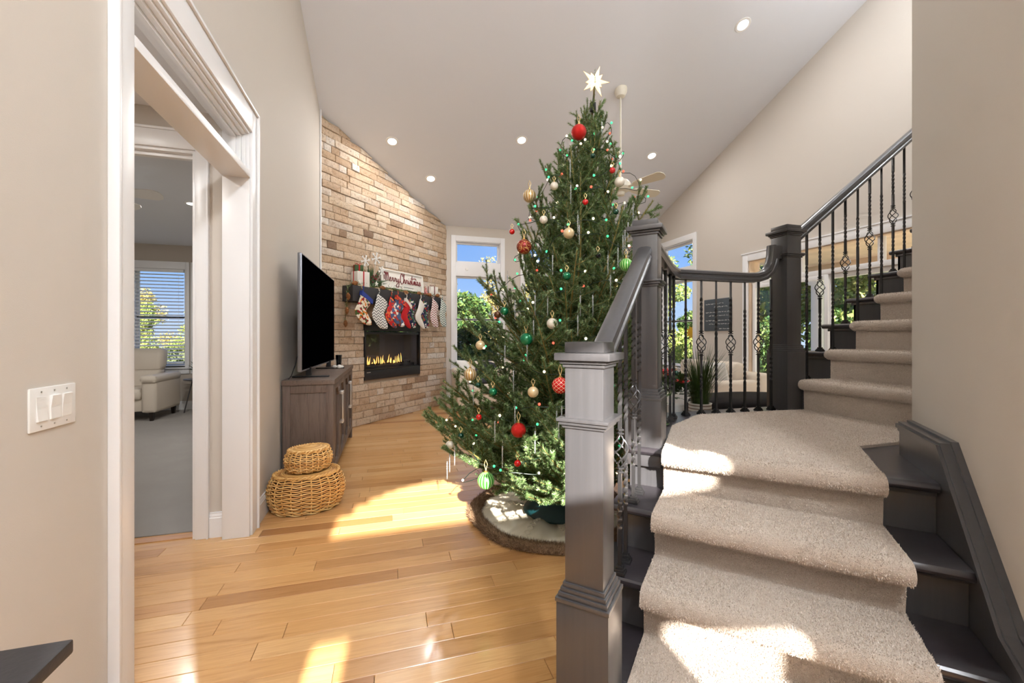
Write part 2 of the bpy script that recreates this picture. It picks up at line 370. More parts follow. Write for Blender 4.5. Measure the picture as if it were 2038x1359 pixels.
# ceiling
mb=MB(); Z=.22
pts=[(8.6,ceil_z(8.6)),(RID,cz(RID)),(-2.7,cz(-2.7))]
mb.prism(pts+[(y,z+Z) for y,z in pts[::-1]],-1.1,5.75,'x')
struct('ceiling',mb,M['ceiling_paint'],smooth=0)
WT=lambda y:cz(y)+.02
OY0,OY1=1.825,3.175
cols_wall('wall_left',tfL,-2.55,6.16,WT,[(OY0,OY1,-.01,2.70)],.15,M['wall_paint'],ridge=[RID])
cols_wall('wall_left_rear',lambda a,o,z:(-.95+o,a,z),6.16,9.1,lambda a:3.6,[],.15,M['wall_paint'])
cols_wall('wall_right',tfR,1.0,8.5,WT,[(2.5,5.27,-.01,2.52),(6.52,7.52,.75,3.16)],.2,M['wall_paint'],ridge=[RID])
FW=[(1.27,2.20),(2.72,3.65),(4.15,5.08)]
cols_wall('wall_far',tfF,1.0,5.5,lambda a:ceil_z(8.33)+.05,[(a,b,.72,3.25) for a,b in FW],.2,M['wall_paint'])
# corner chimney breast wall behind the stone
cols_wall('wall_fireplace',lambda a,o,z:BW(a,o-.035,z),-.1,BL+.12,lambda t:ceil_z(BA[1]+BT[1]*t)+.05,[(.80,2.11,.68,1.57)],.12,M['mortar'])
# entry wall with the front door, sidelights and an arched transom
nA=18; XA0,XA1=-.62,1.16
holes=[(-.56,-.33,.25,2.10),(.71,1.05,.25,2.10)]
for i in range(nA):
    l=XA0+(XA1-XA0)*i/nA; r=XA0+(XA1-XA0)*(i+1)/nA; m=((l+r)/2-(XA0+XA1)/2)/((XA1-XA0)/2)
    holes.append((l,r,2.47,2.56+.40*math.sqrt(max(0,1-m*m))))
edges=sorted(set([h[0] for h in holes]+[h[1] for h in holes]))
hh=[]
for l,r in zip(edges[:-1],edges[1:]):
    for h in holes:
        if h[0]<=l+1e-6 and h[1]>=r-1e-6: hh.append((l,r,h[2],h[3]))
cols_wall('wall_entry',tfE,-1.05,1.9,lambda a:cz(-2.4),hh,.15,M['wall_paint'])
dr=empty('front_door',(.14,-2.41,0)); tag(dr,kind='structure'); dr.name='door_1'; WL[dr.name]=WL['front_door']
mb=MB(); mb.box(-.31,.58,-2.43,-2.38,0,2.05,.004); mb.build('door_slab',M['dark_oak'],dr)
for i,(x,z) in enumerate([(-.24,.2),(.17,.2),(-.24,1.1),(.17,1.1)]):
    mb=MB(); mb.box(x,x+.34,-2.385,-2.37,z,z+.75,.006); mb.build('door_panel',M['dark_oak'],dr)
# stair hall wall: 45 degree face beside the lower flight, then along the upper flight
def W2(u,v): p=W(u,v,0); return (p[0],p[1])
cor=W2(2.432,.66); low=W2(1.2,.66)
mb=MB()
fp=[cor,(5.45,cor[1]),(5.45,1.0),(1.85,.62),(1.75,low[1]-.05),(1.75,-2.5),(1.60,-2.5),(1.60,low[1]-.15),low]
def zc(p): return cz(p[1])+.02
n=len(fp); mb.add([(p[0],p[1],0) for p in fp]+[(p[0],p[1],zc(p)) for p in fp],[tuple(range(n-1,-1,-1)),tuple(range(n,2*n))]+[(i,(i+1)%n,n+(i+1)%n,n+i) for i in range(n)])
bm=bmesh.new(); 
struct('wall_stair',mb,M['wall_paint'],smooth=0)
# ---- den + vestibule shell
mb=MB(); mb.box(-6.6,-1.05,3.36,9.1,2.98,3.18); struct('ceiling_den',mb,M['ceiling_paint'])
mb=MB(); mb.box(-2.75,-1.05,1.0,3.36,2.81,3.0); struct('ceiling_vestibule',mb,M['ceiling_paint'])
cols_wall('wall_den_far',tfD,-6.6,-1.0,lambda a:3.0,[(-5.22,-4.46,.80,2.55),(-4.33,-3.55,.80,2.55),(-3.40,-2.62,.80,2.55)],.18,M['wall_paint_den'])
mb=MB(); mb.box(-6.75,-6.6,3.2,9.1,0,3.1); struct('wall_den_side',mb,M['wall_paint_den'])
cols_wall('wall_vestibule',lambda a,o,z:(a,3.22-o,z),-6.6,-1.05,lambda a:2.99,[(-2.15,-1.22,-.01,2.55)],.14,M['wall_paint'])
mb=MB(); mb.box(-2.75,-2.6,1.0,3.22,0,2.9); struct('wall_vestibule_side',mb,M['wall_paint'])
mb=MB(); mb.box(-2.75,-1.05,.9,1.05,0,2.9); struct('wall_vestibule_near',mb,M['wall_paint'])
# ---- floors
fl=empty('floor',(0,0,0)); tag(fl,kind='structure')
mb=MB(); mb.box(-2.7,5.5,-2.5,8.45,-.14,-.012); mb.build('subfloor',M['mortar'],fl,smooth=0)
PW=.108
far=MB(); r0=int(math.floor(-2.5/PW)); r1=int(8.45/PW)+1; cnt=0; g=.0009
near_cache=[]
for k in range(r0,r1):
    y0=k*PW; y1=y0+PW; xl=-2.6 if 1.05<y0<3.30 else -.9
    if y1>3.36 and y0<3.36 and False: pass
    x=xl-random.uniform(0,1.1)
    while x<5.5:
        L=random.uniform(.6,1.7); a=max(x,xl); b=min(x+L,5.45); x+=L
        if b-a<.03: continue
        nearp=(1.0<y0<4.3 and a<1.5 and b>-2.3)
        xa,xb,ya,yb=a+g,b-g,y0+g,min(y1,8.4)-g; c=.0016
        vs=[(xa,ya,-.012),(xb,ya,-.012),(xb,yb,-.012),(xa,yb,-.012),(xa,ya,-c),(xb,ya,-c),(xb,yb,-c),(xa,yb,-c),(xa+c,ya+c,0),(xb-c,ya+c,0),(xb-c,yb-c,0),(xa+c,yb-c,0)]
        fs=[(8,9,10,11),(4,5,9,8),(5,6,10,9),(6,7,11,10),(7,4,8,11),(0,1,5,4),(1,2,6,5),(2,3,7,6),(3,0,4,7)]
        if nearp: p=MB(); p.add(vs,fs); p.build('plank',M['oak_floor'],fl,smooth=0); cnt+=1
        else: far.add(vs,fs)
o=far.build('plank_field',M['oak_floor'],fl,kind='stuff',smooth=0)
mb=MB(); mb.box(-6.6,-1.06,3.33,9.0,-.1,.012,0); struct('floor_den',mb,M['den_carpet'])
mb=MB(); mb.box(-2.15,-1.22,3.24,3.33,-.01,.006); struct('trim_30',mb,M['oak_floor'])
# ---- stone veneer
sv=empty('stone_veneer',BW(BL/2,0,0)); tag(sv,'split-face tan travertine brick veneer covering the corner fireplace wall','stonework')
rh=.102; bricks=[]
for k in range(0,44):
    z0=k*rh; t=-.02-random.uniform(0,.3)
    while t<BL:
        L=random.choice([.14,.2,.26,.3,.36,.42])*random.uniform(.9,1.1); a=max(t,0); b=min(t+L,BL); t+=L
        if b-a<.02: continue
        segs=[(a,b)]
        if z0+rh>.665 and z0<1.59:   # firebox hole
            segs=[]
            if a<.785: segs.append((a,min(b,.785)))
            if b>2.125: segs.append((max(a,2.125),b))
        for a2,b2 in segs:
            if b2-a2<.02: continue
            ct=lambda tt:ceil_z(BA[1]+BT[1]*tt)-.004
            if z0>min(ct(a2),ct(b2)): continue
            bricks.append((a2,b2,z0,min(z0+rh,1e9),ct(a2),ct(b2)))
# the ones that show largest: nearest (small t)
bricks.sort(key=lambda b:-(min(b[1]-b[0],1)/(6.2+1.7*(b[0]/BL))**2))
rest=MB(tfB)
for i,(a,b,z0,z1,ca,cb) in enumerate(bricks):
    g=.0022; d=random.uniform(.004,.022)
    j=lambda:random.uniform(-.005,.005)
    za,zb=min(z1,ca)-g,min(z1,cb)-g
    A0,B0=a+g,b-g; m=(A0+B0)/2+random.uniform(-.2,.2)*(B0-A0); zm=z0+(min(za,zb)-z0)*random.uniform(.35,.65); e_=.006
    vs=[(A0,-.04,z0+g),(B0,-.04,z0+g),(B0,-.04,zb),(A0,-.04,za),
        (A0,d-.006+j()*.5,z0+g),(B0,d-.006+j()*.5,z0+g),(B0,d-.006+j()*.5,zb),(A0,d-.006+j()*.5,za),
        (A0+e_,d+j(),z0+g+e_),(B0-e_,d+j(),z0+g+e_),(B0-e_,d+j(),zb-e_),(A0+e_,d+j(),za-e_),(m,d+.004+j(),zm)]
    fs=[(4,5,9,8),(5,6,10,9),(6,7,11,10),(7,4,8,11),(8,9,12),(9,10,12),(10,11,12),(11,8,12),(0,1,5,4),(1,2,6,5),(2,3,7,6),(3,0,4,7)]
    if i<300: p=MB(tfB); p.add(vs,fs); p.build('brick',M['travertine'],sv,smooth=0)
    else: rest.add(vs,fs)
if rest.v: rest.build('brick_field',M['travertine'],sv,kind='stuff',smooth=0)
mb=MB(tfB); mb.box(-.012,.004,-.03,.03,0,4.42); struct('trim_31',mb,M['trim_white'])

# ---- windows
def window(name,tf,a0,a1,z0,z1,ztr=None,zm=None,case=.09,casetop=.11,sill=True,mat='trim_white',depth=.12):
    r=empty(name,tf((a0+a1)/2,0,z0)); tag(r,kind='structure')
    mb=MB(tf)
    mb.box(a0-case,a0,0,.022,z0-.02,z1+casetop,.004); mb.box(a1,a1+case,0,.022,z0-.02,z1+casetop,.004); mb.box(a0,a1,0,.022,z1,z1+casetop,.004)
    if sill: mb.box(a0-case-.02,a1+case+.02,0,.05,z0-.05,z0-.02,.006); mb.box(a0-case,a1+case,0,.02,z0-.14,z0-.05,.004)
    mb.build('casing',M[mat],r)
    mb=MB(tf); t=.012; d0=-.18
    mb.box(a0,a0+t,d0,0,z0,z1); mb.box(a1-t,a1,d0,0,z0,z1); mb.box(a0,a1,d0,0,z0-.02,z0+t); mb.box(a0,a1,d0,0,z1-t,z1)
    mb.build('jamb',M[mat],r)
    f=.035; y0,y1=-depth,-depth+.04
    def sash(nm,b0,b1,c0,c1):
        mb=MB(tf); mb.box(b0,b0+f,y0,y1,c0,c1,.004); mb.box(b1-f,b1,y0,y1,c0,c1,.004); mb.box(b0+f,b1-f,y0,y1,c0,c0+f,.004); mb.box(b0+f,b1-f,y0,y1,c1-f,c1,.004)
        s_=mb.build(nm,M['trim_white'],r)
        mb=MB(tf); mb.box(b0+f,b1-f,(y0+y1)/2-.003,(y0+y1)/2+.003,c0+f,c1-f); mb.build('glass',M['window_glass'],s_,smooth=0)
    b0,b1=a0+t,a1-t; top=z1-t
    if ztr:
        mb=MB(tf); mb.box(a0,a1,-.18,.004,ztr[0],ztr[1],.004); mb.build('transom_rail',M[mat],r)
        sash('transom_sash',b0,b1,ztr[1],z1-t); top=ztr[0]
    if zm: sash('lower_sash',b0,b1,z0+t,zm+.02); sash('upper_sash',b0,b1,zm-.02,top)
    else: sash('sash',b0,b1,z0+t,top)
    return r
for i,(a,b) in enumerate(FW): window('window_%d'%(i+1),tfF,a,b,.72,3.25,(2.55,2.83),1.68)
window('window_4',tfR,6.52,7.52,.75,3.16,(2.42,2.66),1.64)
for i,(a,b) in enumerate([(-5.22,-4.46),(-4.33,-3.55),(-3.40,-2.62)]): window('window_%d'%(i+5),tfD,a,b,.80,2.55,None,1.68,case=.065,casetop=.13)
# sidelights / arched transom frames
for i,(a,b) in enumerate([(-.56,-.33),(.71,1.05)]): window('window_%d'%(i+8),tfE,a,b,.25,2.10,None,None,case=.05,casetop=.05,sill=False)
# sliding door opening with transoms
sl=empty('door_2',(5.45,3.9,0)); tag(sl,kind='structure')
mb=MB(tfR); mb.box(5.27,5.37,0,.025,0,2.63,.004); mb.box(2.4,5.27,0,.025,2.52,2.63,.004); mb.box(2.4,2.5,0,.025,0,2.52,.004); mb.box(2.4,5.39,0,.035,2.63,2.65,.003); mb.build('casing',M['trim_white'],sl)
mb=MB(tfR); mb.box(5.25,5.27,-.2,0,0,2.52); mb.box(2.5,5.25,-.2,0,2.505,2.52); mb.build('jamb',M['porch_peach'],sl)  # white trim; its warm reflected light is put in as peach colour
mb=MB(tfR); mb.box(2.5,5.25,-.12,-.04,2.15,2.215,.004); mb.build('transom_bar',M['trim_white'],sl)
for y in (3.46,4.45):
    mb=MB(tfR); mb.box(y-.03,y+.03,-.11,-.05,2.215,2.505,.004); mb.build('mullion',M['trim_white'],sl)
mb=MB(tfR); mb.box(2.5,5.25,-.082,-.078,2.215,2.505); mb.build('transom_glass',M['window_glass'],sl,smooth=0)
for a,b,o_ in ((4.06,5.24,-.06),(2.96,4.10,-.10)):
    mb=MB(tfR)
    for c0,c1,d0,d1 in ((a,a+.05,0,2.15),(b-.05,b,0,2.15)): mb.box(c0,c1,o_-.02,o_+.02,d0,d1,.004)
    mb.box(a+.05,b-.05,o_-.02,o_+.02,.02,.12,.004); mb.box(a+.05,b-.05,o_-.02,o_+.02,2.09,2.15,.004)
    p=mb.build('door_panel',M['trim_white'],sl); mb=MB(tfR); mb.box(a+.05,b-.05,o_-.003,o_+.003,.12,2.09); mb.build('glass',M['window_glass'],p,smooth=0)
# ---- cased opening in the left wall with a glazed transom
ld=empty('door_3',(-.9,2.49,0)); tag(ld,kind='structure')
def casing_profile(mb,tf,a0,a1,z0,z1,ax):   # stepped casing strip
    mb.box(a0,a1,0,.018,z0,z1,.003)
mb=MB(tfL); cw=.10
mb.box(OY0-cw,OY0,0,.020,0,2.85,.004); mb.box(OY0-cw-.016,OY0-cw,0,.034,0,2.866,.004); mb.build('casing_side',M['trim_white'],ld)
mb=MB(tfL); mb.box(OY1,OY1+cw,0,.020,0,2.85,.004); mb.box(OY1+cw,OY1+cw+.016,0,.034,0,2.866,.004); mb.build('casing_side',M['trim_white'],ld)
mb=MB(tfL); mb.box(OY0,OY1,0,.020,2.70,2.85,.004); mb.box(OY0-cw-.016,OY1+cw+.016,0,.034,2.85,2.868,.004); mb.build('casing_head',M['trim_white'],ld)
mb=MB(tfL); t=.02
mb.box(OY0,OY0+t,-.152,.006,0,2.70,.002); mb.box(OY1-t,OY1,-.152,.006,0,2.70,.002); mb.box(OY0+t,OY1-t,-.152,.006,2.68,2.70,.002); mb.build('jamb',M['trim_white'],ld)
mb=MB(tfL); mb.box(OY0+t,OY1-t,-.15,.012,2.385,2.43,.004); mb.build('transom_bar',M['trim_white'],ld)
mb=MB(tfL)
for o0,o1,w_ in ((-.10,-.06,.05),(-.06,-.035,.032),(-.035,-.012,.016)):
    mb.box(OY0+t,OY0+t+w_,o0,o1,2.43,2.68,.002); mb.box(OY1-t-w_,OY1-t,o0,o1,2.43,2.68,.002); mb.box(OY0+t+w_,OY1-t-w_,o0,o1,2.68-w_,2.68,.002); mb.box(OY0+t+w_,OY1-t-w_,o0,o1,2.43,2.43+w_*.5,.002)
tsf=mb.build('transom_frame',M['trim_white'],ld)
mb=MB(tfL); mb.box(OY0+t+.05,OY1-t-.05,-.083,-.078,2.455,2.63); mb.build('glass',M['window_glass'],tsf,smooth=0)
# inner opening to the den
di=empty('door_4',(-1.7,3.22,0)); tag(di,kind='structure')
tfV=lambda a,o,z:(a,3.22-o,z)
mb=MB(tfV); mb.box(-1.22,-1.155,0,.020,0,2.66,.004); mb.box(-1.155,-1.143,0,.03,0,2.675,.003); mb.build('casing_side',M['trim_white'],di)
mb=MB(tfV); mb.box(-2.25,-2.15,0,.020,0,2.66,.004); mb.build('casing_side',M['trim_white'],di)
mb=MB(tfV); mb.box(-2.15,-1.22,0,.020,2.55,2.66,.004); mb.box(-2.25,-1.143,0,.03,2.66,2.675,.003); mb.build('casing_head',M['trim_white'],di)
mb=MB(tfV); mb.box(-1.24,-1.22,-.14,.004,0,2.55,.002); mb.box(-2.15,-2.13,-.14,.004,0,2.55,.002); mb.box(-2.13,-1.24,-.14,.004,2.53,2.55,.002); mb.box(-2.13,-1.24,-.07,-.03,2.505,2.53,.002); mb.build('jamb',M['trim_white'],di)
# ---- baseboards
def base(name,tf,a0,a1,h=.165):
    mb=MB(tf); pr=[(0,0),(.016,0),(.016,h*.78),(.013,h*.8),(.013,h*.86),(.007,h*.93),(.007,h*.98),(0,h)]
    mb.add([(a0,o,z) for o,z in pr]+[(a1,o,z) for o,z in pr],[tuple(range(7,-1,-1)),tuple(range(8,16))]+[(i,(i+1)%8,8+(i+1)%8,8+i) for i in range(8)])
    return mb.build(name,M['trim_white'],kind='structure',smooth=20)
base('baseboard_left',tfL,3.27,6.12); base('baseboard_left_near',tfL,-2.4,OY0-cw-.02)
base('baseboard_far',tfF,1.1,5.45); base('baseboard_right',tfR,5.4,8.33); base('baseboard_vestibule',tfV,-1.142,-1.05); base('baseboard_den',tfD,-6.6,-1.1)
# ---- porch outside the sliding door
mb=MB(); mb.box(5.7,9.0,-1.5,6.7,2.78,2.9); struct('ceiling_porch',mb,M['porch_peach'],smooth=0)
mb=MB(); mb.box(8.4,8.6,-1.5,6.7,2.54,2.78,.01); struct('trim_41',mb,M['porch_peach'])
mb=MB(); mb.box(8.36,8.64,-1.5,6.7,2.50,2.54,.01); struct('trim_42',mb,M['porch_white'])
for i,y in enumerate((1.6,4.9,6.5)):
    mb=MB(); mb.box(8.42,8.58,y-.08,y+.08,-.1,2.5,.01); mb.box(8.38,8.62,y-.12,y+.12,-.1,.12,.01); mb.box(8.38,8.62,y-.12,y+.12,2.4,2.5,.01); struct('trim_%d'%(43+i),mb,M['porch_white'])
mb=MB(); mb.box(5.65,9.0,-1.5,6.7,-.25,-.1); struct('floor_porch',mb,M['roof_dark'],smooth=0)
# roof over everything, walls' outside stays plain
mb=MB(); mb.box(-45,45,8.6,70,-.5,-.3); mb.box(9.05,45,-12,8.6,-.5,-.3); mb.box(-45,-6.8,-12,8.6,-.5,-.3); tag(mb.build('lawn',M['lawn'],smooth=0),kind='structure')
# ================================================================ staircase
LZ=.815; UR=[1.31,1.545,1.755,1.995]; UN=[1.25,1.484,1.685,1.945]; UZ=[.26,.445,.63,LZ]
X1=2.72; RUN=.2486; RIS=.2037; NUP=9
st=empty('staircase',W(2.0,0,0),'black painted staircase turning at a landing, behind the front newel post','staircase')
def nosed(mb,u0,u1,v0,v1,z,th=.035,r=.0175,lend=True):
    # bullnosed board, front edge at u0
    pr=[(u1,z-th),(u0+r,z-th)]+[(u0+r-r*math.sin(a),z-th/2-r*math.cos(a)) for a in [PI*k/6 for k in range(1,6)]]+[(u0+r,z),(u1,z)]
    n=len(pr); mb.add([(u,v0,zz) for u,zz in pr]+[(u,v1,zz) for u,zz in pr],[tuple(range(n)),tuple(range(2*n-1,n-1,-1))]+[(i,n+i,n+(i+1)%n,(i+1)%n) for i in range(n)])
for i in range(3):
    mb=MB(W); nosed(mb,UN[i]+.05,UR[i+1]+.04,-.475,.614,UZ[i]); mb.build('tread',M['black_tread'],st)
zb=0
for i in range(4):
    mb=MB(W); mb.box(UR[i]+.03,UR[i]+.05,-.45,.614,zb,UZ[i]-.035,0); mb.box(UR[i]+.018,UR[i]+.03,-.45,.614,UZ[i]-.052,UZ[i]-.035,.004); mb.build('riser',M['black_wood'],st); zb=UZ[i]
# landing boards: front strip with nosing + body
mb=MB(W); nosed(mb,UN[3]+.04,2.10,-.475,.614,LZ); mb.build('landing_nosing',M['black_tread'],st)
pz=[W2(2.06,-.475),W2(2.95,-.475),(1.78,2.42),(2.76,2.42),(2.76,1.262),(2.19,1.262),W2(2.40,.655),W2(2.06,.64)]
mb=MB(); mb.prism(pz[::-1],LZ-.035,LZ-.0005,'z'); mb.build('landing',M['black_tread'],st)
mb=MB(); ap=[W2(2.0,-.455),W2(2.93,-.455),(1.80,2.40),(2.76,2.40)]
for a,b in zip(ap[:-1],ap[1:]):
    d=Vector((b[0]-a[0],b[1]-a[1],0)).normalized(); nn=Vector((d.y,-d.x,0))*.02
    mb.prism([(a[0],a[1]),(b[0],b[1]),(b[0]+nn.x,b[1]+nn.y),(a[0]+nn.x,a[1]+nn.y)],0,LZ-.035,'z')
mb.build('landing_apron',M['black_wood'],st)
# left stringer under the lower flight
mb=MB(W); poly=[(1.29,0),(2.01,0),(2.01,LZ-.04),(1.995,LZ-.04)]
pts=[(2.01,0),(1.33,0),(1.33,UZ[0]-.035),(UR[1]+.005,UZ[0]-.035),(UR[1]+.005,UZ[1]-.035),(UR[2]+.005,UZ[1]-.035),(UR[2]+.005,UZ[2]-.035),(2.01,UZ[2]-.035)]
n=len(pts); mb.add([(u,-.455,z) for u,z in pts]+[(u,-.44,z) for u,z in pts],[tuple(range(n)),tuple(range(2*n-1,n-1,-1))]+[(i,n+i,n+(i+1)%n,(i+1)%n) for i in range(n)]); mb.build('stringer',M['black_wood'],st)
# skirt board on the 45 degree wall with a moulded cap
top=[(2.42,.943),(1.99,.943),(1.59,.525),(1.205,.40)]
mb=MB(W); pts=top+[(1.205,.0),(2.42,.0)]; n=len(pts)
mb.add([(u,.615,z) for u,z in pts]+[(u,.66,z) for u,z in pts],[tuple(range(n-1,-1,-1)),tuple(range(n,2*n))]+[(i,(i+1)%n,n+(i+1)%n,n+i) for i in range(n)])
sk=mb.build('skirt_board',M['black_wood'],st)
mb=MB(W)
for (a,b) in zip(top[:-1],top[1:]):
    for v0,dz0,dz1 in ((.609,-.024,-.010),(.602,-.010,.008),(.612,.008,.016),(.640,.016,.024)):
        mb.add([(a[0],v0,a[1]+dz0),(b[0],v0,b[1]+dz0),(b[0],.665,b[1]+dz0),(a[0],.665,a[1]+dz0),(a[0],v0,a[1]+dz1),(b[0],v0,b[1]+dz1),(b[0],.665,b[1]+dz1),(a[0],.665,a[1]+dz1)],[(0,3,2,1),(4,5,6,7),(0,1,5,4),(1,2,6,5),(2,3,7,6),(3,0,4,7)])
mb.build('cap_moulding',M['black_wood'],sk)
# upper flight
for k in range(NUP):
    z=LZ+RIS*(k+1); xn=X1+RUN*k; xr=xn+.032
    mb=MB(); y0,y1=1.262,2.40
    def T_(u,v,zz): return (u,v,zz)
    if k==0: y1=2.215
    nosed(mb,xn,xn+RUN+.04,y0,y1+(.03 if k else 0),z); mb.build('tread',M['black_tread'],st)
    mb=MB(); mb.box(xr,xr+.02,y0,(2.385 if k else 2.215),z-RIS,z-.035); mb.box(xr-.012,xr,y0,(2.385 if k else 2.215),z-.052,z-.035,.004)
    mb.box(xr,xr+RUN,2.37,2.385,z-RIS,z-.035); mb.box(xr-.012,xr+RUN-.03,2.385,2.397,z-.055,z-.035,.004); mb.build('riser',M['black_wood'],st)
mb=MB(); pts=[(X1+.05,LZ-.3),(X1+.05,LZ),(X1+.05+RUN*NUP,LZ+RIS*NUP-.04),(X1+.05+RUN*NUP,LZ+RIS*NUP-.4)]
mb.prism(pts,2.33,2.368,'y'); mb.prism(pts,1.263,1.30,'y'); mb.build('stringer',M['black_wood'],st)

# ---------------------------------------------------------------- carpet runner
rn=empty('stair_runner',W(1.9,.08,LZ),'beige cut-pile carpet runner covering the treads, risers and landing','carpet')
CT=.014
def offs(path,t):
    out=[]
    for i,p in enumerate(path):
        a=Vector(path[max(i-1,0)]); b=Vector(path[min(i+1,len(path)-1)]); d=(b-a).normalized(); out.append((p[0]-d.y*t,p[1]+d.x*t))
    return out
def run_path(UN,UR,UZ,z0,first=0):
    path=[]; zprev=z0
    for un,ur,z in zip(UN,UR,UZ):
        path.append((ur-.004,zprev+.002)); path.append((ur-.004,z-.062))
        r=.0265; c=(un+.012,z-.021)
        for k in range(0,9):
            a=-PI*.62+ (PI*1.12)*k/8      # from lower back round to the top
            path.append((c[0]-r*math.cos(a+0.0)*1.0 if False else c[0]-r*math.sin(PI*k/8), c[1]-r*math.cos(PI*k/8)))
        zprev=z
    return path
pile_tris=[]
def pile(ax,uvz,vr,n,h=.007,tf=None):
    # tufts along a 2D path extruded over v
    P=np.array(uvz); seg=P[1:]-P[:-1]; L=np.linalg.norm(seg,axis=1); cum=np.concatenate([[0],np.cumsum(L)])
    s=np.random.rand(n)*cum[-1]; i=np.clip(np.searchsorted(cum,s)-1,0,len(seg)-1); f=(s-cum[i])/np.maximum(L[i],1e-9)
    p=P[i]+seg[i]*f[:,None]; nn=np.stack([-seg[i][:,1],seg[i][:,0]],1)/np.maximum(L[i],1e-9)[:,None]
    v=vr[0]+np.random.rand(n)*(vr[1]-vr[0])
    base=np.stack([p[:,0],v,p[:,1]],1); nrm=np.stack([nn[:,0],np.zeros(n),nn[:,1]],1)
    return base,nrm
def tufts(base,nrm,h=.007,w=.0032):
    n=len(base); d=nrm+np.random.normal(0,.45,(n,3)); d/=np.linalg.norm(d,axis=1)[:,None]
    t=np.cross(nrm,np.random.normal(0,1,(n,3))); t/=np.linalg.norm(t,axis=1)[:,None]
    hh=h*np.random.uniform(.6,1.2,(n,1))
    V=np.stack([base-t*w/2,base+t*w/2,base+d*hh],1).reshape(-1,3); return V
allb=[];alln=[]
def ext(name,path,v0,v1,tf,mat,parent,nd=1,endround=0):
    inn=offs(path,-CT); n=len(path); vs=[];fs=[]
    # skew the edges very slightly so they are not ruler straight
    K=14
    for j in range(K+1):
        v=v0+(v1-v0)*j/K
        for i,p in enumerate(path):
            wob=.004*mnoise.noise(Vector((p[0]*6,v*5,p[1]*6)))
            vs.append((p[0]+0,v+ (wob if j in(0,K) else 0),p[1]+wob*.5))
    o=len(vs)
    for j in (0,K):
        v=v0 if j==0 else v1
        for p in inn: vs.append((p[0],v,p[1]))
    for j in range(K):
        for i in range(n-1): fs.append((j*n+i,j*n+i+1,(j+1)*n+i+1,(j+1)*n+i))
    for i in range(n-1):
        fs.append((o+i,o+i+1,i+1,i)); fs.append((K*n+i,K*n+i+1,o+n+i+1,o+n+i))
    mb=MB(tf); mb.add(vs,fs); return mb.build(name,mat,parent,smooth=60)
lp=run_path(UN,UR,UZ,0)
lp.append((1.99,LZ+.006)); 
lp=[(u,z+ (.0)) for u,z in lp]
# the sheet lies on the board: offset outwards
lpo=offs(lp,.010)
ext('lower_carpet',lpo,-.300,.460,W,M['stair_carpet'],rn)
b,nn=pile(0,lpo,(-.300,.460),95000); allb.append(np.stack([(b[:,0]+b[:,1])*q,(b[:,0]-b[:,1])*q,b[:,2]],1)); alln.append(np.stack([nn[:,0]*q,nn[:,0]*q,nn[:,2]],1))
LP=[W2(1.965,-.300),W2(1.965,.460),W2(2.445,.483),(2.385,1.388),(2.75,1.30),(2.75,2.19),(2.66,2.20),(1.93,2.245),(1.865,2.215),W2(2.50,-.335)]
mb=MB(); mb.prism(LP,LZ,LZ+.0135,'z'); mb.build('landing_carpet',M['stair_carpet'],rn,smooth=0)
# landing tufts by rejection
def inpoly(x,y,poly):
    c=np.zeros(len(x),bool); n=len(poly)
    for i in range(n):
        x1,y1=poly[i]; x2,y2=poly[(i+1)%n]
        m=((y1>y)!=(y2>y)); xi=(x2-x1)*(y-y1)/((y2-y1) if y2!=y1 else 1e-9)+x1; c^=(m&(x<xi))
    return c
xx=np.random.uniform(1.0,2.8,120000); yy=np.random.uniform(1.0,2.3,120000); mk=inpoly(xx,yy,LP); xx=xx[mk];yy=yy[mk]
allb.append(np.stack([xx,yy,np.full(len(xx),LZ+.0125)],1)); alln.append(np.tile([0,0,1.],(len(xx),1)))
up=[]; zp=LZ
for k in range(NUP):
    z=LZ+RIS*(k+1); xn=X1+RUN*k; xr=xn+.032
    up+= [(xr-.006,zp+.014),(xr-.006,z-.055)]
    r=.036; c=(xn+.022,z-.020)
    up+=[(c[0]-r*math.sin(PI*j/8),c[1]-r*math.cos(PI*j/8)) for j in range(9)]
    zp=z
ext('upper_carpet',up,2.195,1.264,lambda u,v,z:(u,v,z),M['stair_carpet'],rn)
b,nn=pile(0,up[:75],(1.264,2.195),80000); nn[:,0]*=1; allb.append(b); alln.append(nn)
# rounded left ends of the carpeted noses
for k in range(NUP):
    z=LZ+RIS*(k+1); xn=X1+RUN*k
    mb=MB(); mb.tube([(xn+.022,2.21-.05,z-.020),(xn+.022,2.205,z-.020),(xn+.024,2.219,z-.020),(xn+.026,2.226,z-.020)],[.036,.035,.026,.010],12)
    mb.box(xn+.03,xn+RUN+.03,2.195,2.212,z-.03,z+.014,.006); mb.build('carpet_end',M['stair_carpet'],rn,smooth=60)
Bp=np.concatenate(allb); Np=np.concatenate(alln)
V=tufts(Bp,Np); np_mesh('carpet_pile',V,np.arange(len(V)).reshape(-1,3),M['carpet_pile'],rn,kind='stuff')

